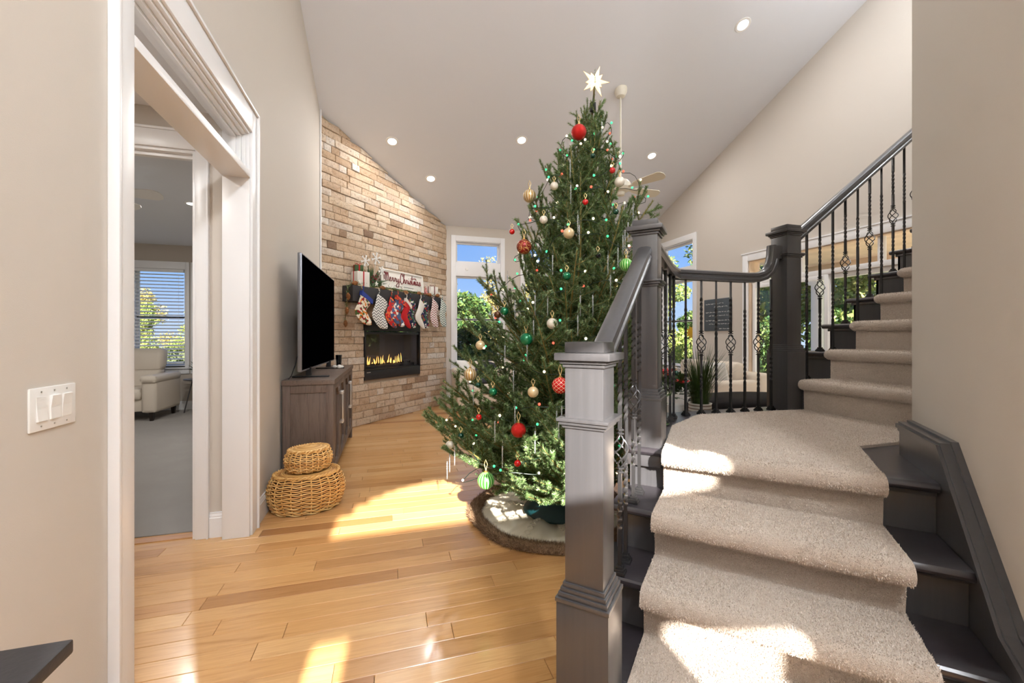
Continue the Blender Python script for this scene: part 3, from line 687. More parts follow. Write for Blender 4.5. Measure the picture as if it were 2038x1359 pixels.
# ================================================================ railing
rl=empty('stair_railing',W(2.0,-.39,LZ),'black wooden handrail and newel posts with twisted iron balusters along the stairs','railing')
def sqbox(mb,c,h,z0,z1,b=.003,fr='uv'):
    mb.box(c[0]-h,c[0]+h,c[1]-h,c[1]+h,z0,z1,b)
def newel(fr,c,zb,zbt,zring,ztop,lab,hs=.0575,hb=.077):
    tf=W if fr=='uv' else (lambda a,b,z:(a,b,z))
    mb=MB(tf); sqbox(mb,c,hs,zbt-.02,ztop-.04,.003); p=mb.build('newel_post',M['black_wood'],rl,label=lab)
    mb=MB(tf); sqbox(mb,c,hb,zb,zbt-.05,.002); mb.build('base_box',M['black_wood'],p)
    mb=MB(tf)
    for h,z0,z1 in ((hb+.003,zbt-.052,zbt-.040),(hb-.004,zbt-.040,zbt-.026),(hb-.009,zbt-.026,zbt-.014),(hs+.005,zbt-.014,zbt)): sqbox(mb,c,h,z0,z1,.002)
    mb.build('base_moulding',M['black_wood'],p)
    mb=MB(tf)
    for h,z0,z1 in ((hs+.006,zring-.018,zring-.008),(hs+.014,zring-.008,zring+.002),(hs+.020,zring+.002,zring+.012)): sqbox(mb,c,h,z0,z1,.002)
    mb.build('collar',M['black_wood'],p)
    mb=MB(tf)
    for h,z0,z1 in ((hs+.006,ztop-.075,ztop-.064),(hs+.013,ztop-.064,ztop-.054),(hs+.025,ztop-.054,ztop-.032),(hs+.001,ztop-.032,ztop)): sqbox(mb,c,h,z0,z1,.004)
    mb.build('cap',M['black_wood'],p)
    return p
newel('uv',(1.207,-.393),0,.612,1.082,1.315,'front newel post on the floor at the foot of the stairs')
newel('uv',(2.085,-.393),LZ-.03,1.085,1.585,1.885,'middle newel post at the corner of the landing')
newel('xy',(2.70,2.292),LZ,1.275,1.90,2.11,'rear newel post where the upper flight starts',hs=.064,hb=.082)
mb=MB(W); mb.box(1.998,2.16,-.47,-.316,LZ-.09,LZ-.03,.01); mb.build('landing_block',M['black_wood'],rl)
# handrails: moulded section swept along a path
SEC=[(-.030,-.030),(-.018,-.030),(-.018,-.022),(.018,-.022),(.018,-.030),(.030,-.030),(.032,-.012),(.026,-.006),(.026,.004),(.033,.012),(.030,.028),(.016,.036),(-.016,.036),(-.030,.028),(-.033,.012),(-.026,.004),(-.026,-.006),(-.032,-.012)]
def sweep(name,pts):
    pts=[Vector(p) for p in pts]; n=len(SEC); vs=[];fs=[]
    for i,p in enumerate(pts):
        d1=(pts[i]-pts[i-1]).normalized() if i>0 else (pts[1]-pts[0]).normalized(); d2=(pts[i+1]-pts[i]).normalized() if i<len(pts)-1 else d1
        d=(d1+d2).normalized(); hz=Vector((d.x,d.y,0))
        hd1=Vector((d1.x,d1.y,0)); hd2=Vector((d2.x,d2.y,0))
        if hz.length<.05: hz=lasth
        hz=hz.normalized(); lasth=hz; side=Vector((hz.y,-hz.x,0)); upv=side.cross(d).normalized()
        k=1/max(.5,d.dot(d2))
        kside=1/max(.6,math.cos(hd1.angle(hd2,0)/2) if hd1.length>.05 and hd2.length>.05 else 1)
        for a,b in SEC: vs.append(tuple(p+side*a*kside+upv*b))
    for i in range(len(pts)-1):
        for j in range(n): fs.append((i*n+j,i*n+(j+1)%n,(i+1)*n+(j+1)%n,(i+1)*n+j))
    fs.append(tuple(range(n-1,-1,-1))); fs.append(tuple((len(pts)-1)*n+j for j in range(n)))
    mb=MB(); mb.add(vs,fs); return mb.build(name,M['black_wood'],rl,smooth=40)
RZ=1.733
sweep('handrail',[W(1.262,-.393,1.222),W(1.30,-.393,1.252),W(2.03,-.393,1.722)])
pc=(1.79,2.30); u_c=(pc[0]+pc[1])*q; v_c=(pc[0]-pc[1])*q
sweep('handrail',[W(2.145,-.393,RZ+.075),W(2.30,-.388,RZ+.05),W(2.62,(-.393+v_c)/2,RZ+.006),W(2.72,v_c-.01,RZ),(1.79,2.30,RZ),(2.35,2.298,RZ),(2.44,2.297,RZ+.004),(2.50,2.296,RZ+.022),(2.545,2.295,RZ+.058),(2.572,2.295,RZ+.105),(2.585,2.295,RZ+.16),(2.59,2.295,RZ+.235)])
mb=MB(); mb.box(2.57,2.64,2.262,2.328,RZ+.14,RZ+.235,.008); mb.build('rail_end_block',M['black_wood'],rl)
def rz_up(x): return 2.045+.745*(x-2.80)
sweep('handrail',[(2.76,2.30,rz_up(2.76)),(5.2,2.30,rz_up(5.2))])
# balusters
def baluster(pos,z0,z1,kind,ang=0,zc=None):
    mb=MB(); h=.0066; L=z1-z0; twists=[]
    c=zc if zc else z0+L*.48
    if kind=='basket': tw=[(z0+L*.17,z0+L*.30),(z0+L*.66,z0+L*.86)]; bk=(c-.068,c+.068)
    else: tw=[(z0+L*.22,z0+L*.42),(z0+L*.55,z0+L*.78)]; bk=None
    zs=[z0]; z=z0
    def rot(zz):
        a=ang; 
        for s0,s1 in tw:
            a+= max(0,min(zz,s1)-s0)/(.062)*PI
        return a
    ring=[]; 
    zl=[z0]
    for s0,s1 in tw:
        n=int((s1-s0)/.0075); zl+= [s0+(s1-s0)*i/n for i in range(n+1)]
    zl.append(z1)
    if bk: zl+= [bk[0],bk[1]]
    zl=sorted(set(round(z,5) for z in zl))
    def seg(zs):
        vs=[];fs=[]
        for zz in zs:
            a=rot(zz)
            for k in range(4):
                t=a+PI/4+k*PI/2; vs.append((pos[0]+h*1.414*math.cos(t),pos[1]+h*1.414*math.sin(t),zz))
        for i in range(len(zs)-1):
            for k in range(4): fs.append((i*4+k,i*4+(k+1)%4,(i+1)*4+(k+1)%4,(i+1)*4+k))
        fs.append((3,2,1,0)); fs.append(tuple((len(zs)-1)*4+k for k in range(4))); mb.add(vs,fs)
    if bk:
        seg([z for z in zl if z<=bk[0]+1e-5]); seg([z for z in zl if z>=bk[1]-1e-5])
    else: seg(zl)
    o=mb.build('baluster',M['black_iron'],rl,smooth=25)
    mb=MB(); mb.tf=lambda a,b,z:(pos[0]+a*math.cos(ang)-b*math.sin(ang),pos[1]+a*math.sin(ang)+b*math.cos(ang),z)
    for hh,a,b in ((.021,0,.012),(.017,.012,.020),(.0125,.020,.030)): mb.box(-hh,hh,-hh,hh,z0+a,z0+b,.0015)
    mb.build('shoe',M['black_iron'],o)
    if bk:
        mb=MB()
        for s in range(4):
            pts=[]; rr=[]
            for i in range(17):
                f=i/16; a=s*PI/2+f*PI*1.25; r=.004+.0265*math.sin(PI*f)**.85; pts.append((pos[0]+r*math.cos(a),pos[1]+r*math.sin(a),bk[0]+.008+(bk[1]-bk[0]-.016)*f))
            mb.tube(pts,.0032,5)
        for zz in (bk[0]-.012,bk[0]+.002,bk[1]-.004,bk[1]+.010): mb.box(pos[0]-.011,pos[0]+.011,pos[1]-.011,pos[1]+.011,zz,zz+.006,.001)
        mb.build('basket',M['black_iron'],o,smooth=60)
def rz_low(u): return 1.252+(u-1.30)*.644-.028
for u,kd in ((1.43,'twist'),(1.565,'basket'),(1.655,'twist'),(1.79,'basket'),(1.905,'twist')):
    zb=UZ[0] if u<UR[1] else (UZ[1] if u<UR[2] else UZ[2])
    baluster(W2(u,-.393),zb,rz_low(u),kd,PI/4)
for u,vv,kd in ((2.30,-.39,'twist'),(2.44,-.386,'basket'),(2.57,-.380,'twist'),(2.70,-.372,'basket'),(2.80,-.365,'twist')):
    baluster(W2(u,vv),LZ,RZ-.015,kd,PI/4,1.285)
for i,x in enumerate((1.862,1.985,2.105,2.225,2.345,2.462,2.575)):
    baluster((x,2.30),LZ,RZ-.015 if i<5 else RZ+.0,'twist' if i%2==0 else 'basket',0,1.285)
for i in range(19):
    x=2.905+.1275*i; k=max(1,int((x-X1)/RUN)+1); zb=LZ+RIS*min(k,NUP)
    if k==1: zb=LZ+RIS
    if x>2.72+RUN*NUP: break
    baluster((x,2.30),zb,rz_up(x)-.03,'twist' if i%2==0 else 'basket',0)
# ================================================================ things: left side
def cush(mb,x0,x1,y0,y1,z0,z1,b=.04): mb.box(x0,x1,y0,y1,z0,z1,b); return mb
# light switch plate
sw=empty('switch_plate',(-.9,1.472,1.078),'white three-gang light switch plate on the near left wall','light switch')
mb=MB(tfL); mb.box(1.389,1.555,0,.006,1.078,1.194,.003); mb.build('plate',M['white_plastic'],sw)
for i,y in enumerate((1.426,1.472,1.518)):
    mb=MB(tfL); a,b=y-.0165,y+.0165
    if i==0: pr=[(.006,1.103),(.011,1.104),(.008,1.137),(.0065,1.169),(.006,1.169)]
    elif i==1: pr=[(.006,1.103),(.010,1.104),(.009,1.136),(.013,1.168),(.006,1.169)]
    else: pr=[(.006,1.103),(.0065,1.104),(.008,1.137),(.011,1.168),(.006,1.169)]
    mb.add([(a,o,z) for o,z in pr]+[(b,o,z) for o,z in pr],[tuple(range(4,-1,-1)),tuple(range(5,10))]+[(k,(k+1)%5,5+(k+1)%5,5+k) for k in range(5)]); mb.build('rocker',M['white_plastic'],sw,smooth=0)
    for z in (1.09,1.182):
        mb=MB(tfL); mb.box(y-.0022,y+.0022,.006,.0072,z-.0022,z+.0022,.0006); mb.build('screw',M['brushed_steel'],sw)
# console table by the near left wall
tb=empty('console_table',(-.72,.38,0),'dark topped brown console table against the near left wall, cut by the frame','table')
mb=MB(); mb.box(-.875,-.55,-.2,.952,.757,.782,.004); mb.build('tabletop',M['mantel_black'],tb)
mb=MB(); mb.box(-.86,-.575,-.15,.90,.69,.757,.003); mb.build('apron',M['dark_oak'],tb)
for y in (.90,-.15):
    for x in (-.60,-.86):
        mb=MB(); mb.box(x-.02,x+.02,y-.035,y+.005,0,.757,.003); mb.build('leg',M['dark_oak'],tb)
        if x>-.7:
            mb=MB(); pr=[(y-.035,.69),(y-.25,.69),(y-.16,.655),(y-.08,.58),(y-.035,.47)] if y>0 else [(y+.005,.69),(y+.22,.69),(y+.13,.655),(y+.05,.58),(y+.005,.47)]
            mb.prism(pr,x-.012,x+.015,'x'); mb.build('bracket',M['leather_dark'] if False else M['dark_oak'],tb)
# media console
mc=empty('media_console',(-.68,4.95,0),'dark stained oak sideboard under the television','cabinet')
X0,X1_,Y0,Y1=-.885,-.475,3.98,5.93; TZ=.955
mb=MB(); mb.box(X0,X1_+.012,Y0-.012,Y1+.012,TZ-.045,TZ,.004); mb.build('top',M['dark_oak_top'],mc)
mb=MB(); mb.box(X0+.01,X1_-.025,Y0+.018,Y1-.018,.09,TZ-.045,.002); mb.build('carcass',M['dark_oak'],mc)
for y in (Y0,Y1-.06):
    for x in (X0+.004,X1_-.06): mb=MB(); mb.box(x,x+.06,y,y+.06,0,TZ-.045,.003); mb.build('post',M['dark_oak'],mc)
for z0_,z1_ in ((TZ-.115,TZ-.045),(.09,.16)):
    mb=MB(); mb.box(X0+.064,X1_-.06,Y0+.004,Y0+.022,z0_,z1_,.002); mb.build('side_rail',M['dark_oak'],mc)
dw=(Y1-Y0-.12)/4
for i in range(4):
    a=Y0+.06+dw*i+.003; b=a+dw-.006; f=.055
    mb=MB(); mb.box(X1_-.025,X1_,a,a+f,.12,TZ-.05,.002); mb.box(X1_-.025,X1_,b-f,b,.12,TZ-.05,.002); mb.box(X1_-.025,X1_,a+f,b-f,.12,.12+f,.002); mb.box(X1_-.025,X1_,a+f,b-f,TZ-.05-f,TZ-.05,.002)
    # chamfered corner pieces of the panel
    d=mb.build('door',M['dark_oak'],mc)
    for zz,s_ in ((.12+f,1),(TZ-.05-f,-1)):
        for yy,t_ in ((a+f,1),(b-f,-1)):
            mb=MB(); mb.prism([(yy,zz),(yy+t_*.09,zz),(yy,zz+s_*.09)],X1_-.022,X1_-.004,'x'); mb.build('corner_block',M['dark_oak'],d,smooth=0)
    hy=b-.028 if i%2==0 else a+.028
    mb=MB(); mb.box(X1_+.020,X1_+.030,hy-.007,hy+.007,.47,.79,.002)
    for z in (.47,.76): mb.box(X1_,X1_+.034,hy-.014,hy+.014,z,z+.03,.003)
    mb.build('handle',M['brushed_steel'],d)
# television
def tfT(a,o,z):  # a along, o toward the room
    ux,uy=(-.677+.72),(5.7-3.9); L=math.hypot(ux,uy); ux/=L; uy/=L
    return (-.72+ux*a+uy*o,3.9+uy*a-ux*o,z)
tv=empty('television',tfT(.9,0,TZ),'large flat screen television standing on the dark oak sideboard','television')
mb=MB(tfT); mb.box(0,1.80,-.028,.006,1.03,2.045,.006); mb.build('bezel',M['tv_bezel'],tv)
mb=MB(tfT); mb.box(.012,1.788,.004,.0085,1.045,2.033,.001); mb.build('screen',M['screen_black'],tv)
mb=MB(tfT); mb.box(.25,1.55,-.065,-.028,1.08,1.6,.02); mb.build('back_housing',M['black_plastic'],tv)
for a in (.32,1.42):
    mb=MB(tfT); mb.prism([(-.02,1.05),(.02,1.05),(.02,TZ+.02),(-.03,TZ+.02)],a,a+.035,'x'); mb.box(a-.01,a+.045,-.14,.17,TZ+.001,TZ+.014,.003); mb.build('stand_foot',M['black_plastic'],tv)
mb=MB(tfT); mb.tube([(.10,-.04,1.2),(.06,-.06,1.08),(.03,-.08,1.0),(.02,-.10,.97),(.10,-.12,.962)],.004,6); mb.build('power_cable',M['black_plastic'],tv)
mb=MB(); mb.lathe([(.028,TZ),(.034,TZ+.10),(.038,TZ+.15),(.034,TZ+.15),(.027,TZ+.012),(.001,TZ+.012)],-.60,5.55,20,cap=False); tag(mb.build('tumbler',M['black_gloss'],smooth=40),'black tumbler on the far end of the sideboard','cup')
mb=MB()
for i in range(5):
    a=i*1.3; mb.sphere((-.585+.04*math.cos(a),5.32+.05*math.sin(a),TZ+.018+.006*(i%2)),.026,10,6,.7)
tag(mb.build('crumpled_cloth',M['fabric_white'],smooth=60),'small crumpled white cloth on the sideboard beside the tumbler','cloth')
# wicker baskets
def basket(cx,cy,z0,rx,ry,h,nm,label,lidh,rot):
    ca,sa=math.cos(rot),math.sin(rot)
    tf=lambda a,b,z:(cx+a*ca-b*sa,cy+a*sa+b*ca,z)
    r=empty(nm,(cx,cy,z0),label,'basket')
    def prof(f): return .72+.28*math.sin(PI*min(1,f*1.02))**.75 if f<1 else .74
    def pr(f): return (.80+.20*math.sin(PI*(.08+f*.80)))*(1 if f<.85 else 1-(f-.85)*.35)
    nr=int(h/.0135); N=72; mb=MB(tf)
    for k in range(nr):
        f=(k+.5)/nr; R=pr(f); pts=[]
        for i in range(N):
            a=2*PI*i/N; wv=(math.sin(a*12+PI*(k%2)))*.006; zz=z0+h*f+.0045*math.cos(a*12)*(1 if True else 0)
            pts.append(((rx*R+wv)*math.cos(a),(ry*R+wv)*math.sin(a),zz))
        mb.tube(pts,.0048,5,closed=True)
    mb.build('weave',M['wicker'],r,smooth=60)
    mb=MB(tf)
    for i in range(24):
        a=2*PI*(i+.5)/24; mb.tube([(rx*pr(f)*math.cos(a)*.985,ry*pr(f)*math.sin(a)*.985,z0+h*f) for f in [j/8 for j in range(9)]],.005,5)
    mb.build('stakes',M['wicker'],r,smooth=60)
    mb=MB(tf); mb.add([(rx*pr(f)*.93*math.cos(2*PI*i/32),ry*pr(f)*.93*math.sin(2*PI*i/32),z0+.004+h*f*.97) for f in [j/8 for j in range(9)] for i in range(32)],[(j*32+i,j*32+(i+1)%32,(j+1)*32+(i+1)%32,(j+1)*32+i) for j in range(8) for i in range(32)]+[tuple(range(31,-1,-1))]); mb.build('lining',M['wicker_inside'],r,smooth=60)
    # lid: coiled disc, slightly sagging, with a braided rim
    mb=MB(tf); zt=z0+h
    for k in range(14):
        f=1-k/14*.96; zz=zt+lidh*(1-f*f*.9); mb.tube([(rx*.80*f*math.cos(2*PI*i/48),ry*.80*f*math.sin(2*PI*i/48),zz) for i in range(48)],.0078,5,closed=True)
    l=mb.build('lid',M['wicker'],r,smooth=60)
    mb=MB(tf)
    for s_ in range(2):
        pts=[]
        for i in range(180):
            a=2*PI*i/180; t=a*22+PI*s_; pts.append(((rx*.84+.007*math.cos(t))*math.cos(a),(ry*.84+.007*math.cos(t))*math.sin(a),zt+.004+.007*math.sin(t)))
        mb.tube(pts,.0065,5,closed=True)
    mb.build('braided_rim',M['wicker'],l,smooth=60)
basket(-.618,3.58,.006,.272,.215,.268,'wicker_basket','large lidded wicker basket on the floor below the smaller one',.012,.15)
basket(-.605,3.58,.302,.170,.150,.150,'wicker_basket','small lidded wicker basket stacked on the large one',.022,.5)

# ================================================================ fireplace and mantel
fp=empty('fireplace',BW(1.455,0,.66),'black framed gas fireplace set in the stone wall with a low flame','fireplace')
mb=MB(tfB); a0,a1,b0,b1=.785,2.125,.665,1.59
mb.box(a0,a1,-.03,.022,b0,.80,.003); mb.build('lower_panel',M['firebox_black'],fp)
mb=MB(tfB); mb.box(a0,a1,-.03,.022,1.42,b1,.003); mb.build('upper_panel',M['firebox_black'],fp)
mb=MB(tfB); mb.box(a0,a0+.03,-.03,.024,.80,1.42,.002); mb.box(a1-.03,a1,-.03,.024,.80,1.42,.002); mb.box(a0+.03,a1-.03,-.02,.014,1.365,1.41,.004); mb.box(a0+.03,a1-.03,-.02,.014,.80,.825,.003); mb.build('frame',M['black_plastic'],fp)
mb=MB(tfB)
mb.box(a0+.03,a1-.03,-.34,-.33,.80,1.40); mb.box(a0+.02,a0+.03,-.34,-.02,.80,1.40); mb.box(a1-.03,a1-.02,-.34,-.02,.80,1.40); mb.box(a0+.02,a1-.02,-.34,-.02,.79,.80); mb.box(a0+.02,a1-.02,-.34,-.02,1.40,1.41); mb.build('firebox',M['firebox_inner'],fp,smooth=0)
mb=MB(tfB); mb.box(a0+.05,a1-.05,-.24,-.08,.80,.87,.004); mb.box(a0+.10,a1-.10,-.18,-.14,.87,.885,.003); mb.build('burner_tray',M['firebox_black'],fp)
mb=MB(tfB)
for i in range(60): mb.sphere((a0+.08+(a1-a0-.16)*i/59,-.16+random.uniform(-.05,.05),.885+random.uniform(0,.008)),.013,6,4)
mb.build('glass_beads',M['black_gloss'],fp,kind='stuff')
mb=MB(tfB)
for i in range(26):
    t_=a0+.12+(a1-a0-.42)*i/25+random.uniform(-.01,.01); h_=random.choice([.06,.09,.13,.16,.18])*random.uniform(.7,1.1); o_=-.16+random.uniform(-.02,.02); w_=random.uniform(.006,.010)
    n=9; pr=[]
    for k in range(7):
        f=k/6; pr.append((max(.0006,w_*math.sin(PI*min(1,.15+f*.85))*(1-f*.35)),f))
    vs=[];fs=[]
    lean=random.uniform(-.03,.03)
    for r_,f in pr:
        for k in range(n): a=2*PI*k/n; vs.append((t_+r_*math.cos(a)+lean*f*f,o_+r_*math.sin(a),.88+h_*f))
    for j in range(6):
        for k in range(n): fs.append((j*n+k,j*n+(k+1)%n,(j+1)*n+(k+1)%n,(j+1)*n+k))
    mb.add(vs,fs)
mb.build('flames',M['flame'],fp,kind='stuff',smooth=60)
mb=MB(tfB); mb.box(a0+.03,a1-.03,-.012,-.008,.825,1.365); mb.build('glass',M['fire_glass'],fp,smooth=0)
mb=MB(tfB); mb.box(.83,.91,.022,.0235,.775,.785); mb.build('badge',M['brushed_steel'],fp)
# mantel
mt=empty('mantel_shelf',BW(1.46,.1,1.83),'thick black mantel beam on the stone wall','mantel')
mb=MB(tfB); mb.box(.375,2.56,0,.21,1.835,2.06,.004); mb.build('beam',M['mantel_black'],mt)
MZ=2.06
# sign
sg=empty('mantel_sign',BW(1.53,.09,MZ),'white framed wooden sign with red script lettering on the mantel','sign')
def tfS(a,b,z): # a along, b out, z up, leaning back
    return BW(1.04+a,.12-(z)*.12+b,MZ+.07+z-.05+ .03)
SW,SH=1.06,.30
mb=MB(tfS); mb.box(0,SW,-.012,.0,0,SH,.002); mb.build('board',M['fabric_white'],sg)
mb=MB(tfS)
for a,b,c,d in ((0,SW,0,.022),(0,SW,SH-.022,SH),(0,.022,.022,SH-.022),(SW-.022,SW,.022,SH-.022)): mb.box(a,b,-.014,.012,c,d,.003)
mb.build('frame',M['cream_plastic'],sg)
GL={'M':[[(0,.1),(.05,.75),(.2,.95),(.22,.5),(.2,0)],[(.2,.0),(.25,.6),(.4,.95),(.42,.5),(.42,0)],[(.42,.1),(.47,.6),(.62,.95),(.66,.5),(.66,.1),(.76,0)]],
'e':[[(0,.15),(.18,.28),(.2,.42),(.1,.45),(.04,.25),(.1,.03),(.25,.05),(.34,.2)]],
'r':[[(0,.1),(.08,.45),(.1,.38),(.22,.42),(.22,.1),(.3,.02),(.38,.2)]],
'y':[[(0,.4),(.05,.1),(.18,.05),(.3,.42)],[(.3,.42),(.28,-.1),(.12,-.55),(-.12,-.6),(-.15,-.35),(.1,-.1),(.5,.12)]],
'C':[[(.42,.75),(.4,1.0),(.25,1.05),(.05,.6),(.02,.15),(.15,-.12),(.38,0),(.5,.25)]],
'h':[[(0,.15),(.15,.8),(.2,1.05),(.1,.95),(.06,.4),(.05,0)],[(.05,.0),(.1,.35),(.22,.45),(.26,.25),(.26,.05),(.34,0),(.42,.18)]],
'i':[[(0,.15),(.06,.42),(.06,.1),(.14,0),(.24,.2)],[(.08,.6),(.1,.64)]],
's':[[(0,.1),(.14,.48),(.2,.2),(.14,.0),(.02,.03)],[(.14,.0),(.28,.12)]],
't':[[(0,.1),(.12,.8),(.12,1.0),(.08,.5),(.08,.05),(.18,0),(.28,.2)],[(-.12,.68),(.2,.72),(.7,.78),(.8,.6)]],
'm':[[(0,.1),(.06,.42),(.07,0)],[(.07,.1),(.16,.43),(.2,.35),(.2,0)],[(.2,.1),(.29,.43),(.34,.3),(.34,.05),(.42,0),(.5,.18)]],
'a':[[(.26,.36),(.12,.46),(.02,.25),(.08,.02),(.2,.1),(.27,.42),(.27,.08),(.35,0),(.44,.18)]]}
ADV={'M':.80,'e':.36,'r':.38,'y':.5,'C':.5,'h':.43,'i':.25,'s':.3,'t':.3,'m':.52,'a':.45,' ':.02}
def smoothpts(p,n=5):
    out=[]; p=[p[0]]+p+[p[-1]]
    for i in range(1,len(p)-2):
        for k in range(n):
            t_=k/n; a,b,c,d=[Vector((x[0],x[1],0)) for x in p[i-1:i+3]]
            v=.5*((2*b)+(-a+c)*t_+(2*a-5*b+4*c-d)*t_*t_+(-a+3*b-3*c+d)*t_**3); out.append((v.x,v.y))
    out.append(p[-1]); return out
x=0; mb=MB(tfS); tot=sum(ADV[c] for c in 'Merry Christmas'); s_=(SW-.14)/tot; xx0=.07
for ch in 'Merry Christmas':
    for stq in GL.get(ch,[]):
        pp=smoothpts(stq); mb.tube([(xx0+(x+a)*s_,.004,.115+b*s_*.92) for a,b in pp],.0065,5)
    x+=ADV[ch]
mb.build('lettering',M['letter_red'],sg,smooth=60)
mb=MB(tfS); mb.box(.30,.78,0,.004,.045,.052); mb.build('small_print',M['firebox_inner'],sg)
# gift boxes
def gift(t,o,z,w,h,nm,label,mat,rmat,rot=0):
    tf=lambda a,b,c:BW(t+a*math.cos(rot)-b*math.sin(rot),o+a*math.sin(rot)+b*math.cos(rot),z+c)
    r=empty(nm,BW(t,o,z),label,'gift box','gift boxes on the mantel')
    mb=MB(tf); mb.box(-w/2,w/2,-w/2,w/2,0,h,.003); mb.build('box',mat,r)
    mb=MB(tf); e_=.003; mb.box(-.009,.009,-w/2-e_,w/2+e_,-.0,h+e_,.001); mb.box(-w/2-e_,w/2+e_,-.009,.009,0,h+e_,.001)
    for s1 in (-1,1): mb.tube([(0,0,h+.004),(s1*.02,0,h+.03),(s1*.045,0,h+.03),(s1*.04,0,h+.01),(0,0,h+.004)],.005,5)
    mb.build('ribbon',rmat,r)
gift(.62,.09,MZ,.20,.22,'gift_box','white gift box with a red ribbon at the left end of the mantel',M['fabric_white'],M['fabric_red'],.2)
gift(.59,.09,MZ+.225,.12,.09,'gift_box','small green wrapped box on top of the white gift box',M['leaf_green'],M['fabric_red'],.5)
gift(2.38,.09,MZ,.16,.19,'gift_box','white gift box with a dark ribbon at the right end of the mantel',M['fabric_white'],M['letter_red'],.3)
# spray of greenery with white snowflakes
sy=empty('holiday_spray',BW(.86,.08,MZ),'spray of greenery and berries with white snowflake picks left of the sign','decoration')
mb=MB(); 
for i in range(70):
    a=random.uniform(-1.45,1.45); L=random.uniform(.12,.36); b=random.uniform(-.3,.3)
    p0=Vector(BW(.86,.08,MZ+.02)); d=Vector(BW(.86+math.sin(a)*L,.08+b*L,MZ+.04+math.cos(a)*L)); m=(p0+d)/2+Vector((0,0,.02))
    mb.tube([p0,m,d],[.004,.012,.002],4)
mb.build('leaves',M['leaf_green'],sy)
mb=MB()
for i in range(16): mb.sphere(BW(.84+random.uniform(-.09,.09),.15+random.uniform(-.03,.02),MZ+.15+random.uniform(-.06,.07)),.011,8,6)
mb.build('berries',M['letter_red'],sy)
for i,(t_,z_,s1) in enumerate(((.70,.40,.085),(.92,.47,.095),(1.04,.30,.07))):
    mb=MB(tfB)
    for k in range(3):
        a=k*PI/3+.3; mb.box(0,0,0,0,0,0) if False else mb.tube([(t_-s1*math.cos(a),.12,MZ+z_-s1*math.sin(a)),(t_+s1*math.cos(a),.12,MZ+z_+s1*math.sin(a))],.010,4)
    for k in range(6):
        a=k*PI/3+.3; cx_,cz_=t_+s1*.68*math.cos(a),MZ+z_+s1*.68*math.sin(a)
        for s2 in (-.6,.6): mb.tube([(cx_,.12,cz_),(cx_+s1*.36*math.cos(a+s2),.12,cz_+s1*.36*math.sin(a+s2))],.006,4)
    mb.tube([(t_,.12,MZ+z_),(t_*.4+.86*.6,.09,MZ+.05)],.003,4)
    mb.build('snowflake',M['white_plastic'],sy)
# small red striped tree cone
ct_=empty('cone_tree',BW(2.18,.10,MZ),'small red and white striped cone tree right of the sign','decoration')
mb=MB(tfB)
for k in range(6): mb.lathe([(.052-.008*k,MZ+.02+.028*k),(.044-.008*k,MZ+.034+.028*k)],2.18,.10,14)
mb.build('red_tiers',M['fabric_red'],ct_)
mb=MB(tfB)
for k in range(6): mb.lathe([(.040-.0068*k,MZ+.034+.028*k),(.043-.0075*k,MZ+.048+.028*k)],2.18,.10,14)
mb.lathe([(.03,MZ),(.02,MZ+.02)],2.18,.10,12); mb.build('white_tiers',M['fabric_white'],ct_)
# garland with pine cones
gd=empty('mantel_garland',BW(1.3,.15,MZ),'pine garland with pine cones along the mantel, hanging down its left end','garland')
mb=MB(); mc_=[]
path=[BW(.33,.10,1.50),BW(.335,.12,1.66),BW(.34,.14,1.84),BW(.34,.15,2.02),BW(.42,.17,2.085)]+[BW(.5+.1*i,.175,2.078+.012*math.sin(i*1.9)) for i in range(21)]
mb.tube(path,.006,5); mb.build('wire',M['bark'],gd)
mb=MB()
for i in range(1000):
    k=random.uniform(0,len(path)-1.001); j=int(k); p=Vector(path[j]).lerp(Vector(path[j+1]),k-j)
    a=random.uniform(0,2*PI); d=Vector((math.cos(a)*.6,math.sin(a)*.6,random.uniform(-.5,.9))).normalized(); L=random.uniform(.04,.085)
    s1=d.cross(Vector((0,0,1))).normalized()*.0045; mb.add([p-s1,p+s1,p+d*L],[(0,1,2)])
mb.build('needles',M['fir_needles'],gd,kind='stuff',smooth=0)
def cone(parent,p,L,r,dirv):
    mb=MB(); d=Vector(dirv).normalized(); Rm=Vector((0,0,1)).rotation_difference(d).to_matrix(); P0=Vector(p)
    mb.tf=lambda a,b,c:tuple(P0+Rm@Vector((a,b,c)))
    n=7
    pr=[]
    for k in range(n):
        f=k/(n-1); R=r*math.sin(PI*(.12+.80*f)); pr+=[(R*.72,-L/2+L*f),(R,-L/2+L*f+L*.06)]
    mb.lathe(pr,0,0,10); return mb.build('pine_cone',M['pinecone'],parent,smooth=15)
for p,dv in ((BW(.33,.12,1.52),(0,0,-1)),(BW(.335,.14,1.70),(0,0,-1)),(BW(.34,.16,1.90),(.1,0,-1)),(BW(.42,.20,2.09),(1,1,.3)),(BW(.97,.2,2.08),(1,1,0)),(BW(1.5,.21,2.06),(1,1,-.3)),(BW(1.86,.2,2.08),(1,1,0)),(BW(2.14,.21,2.08),(1,.8,0)),(BW(2.40,.2,2.09),(1,1,.2))): cone(gd,p,.10,.034,dv)
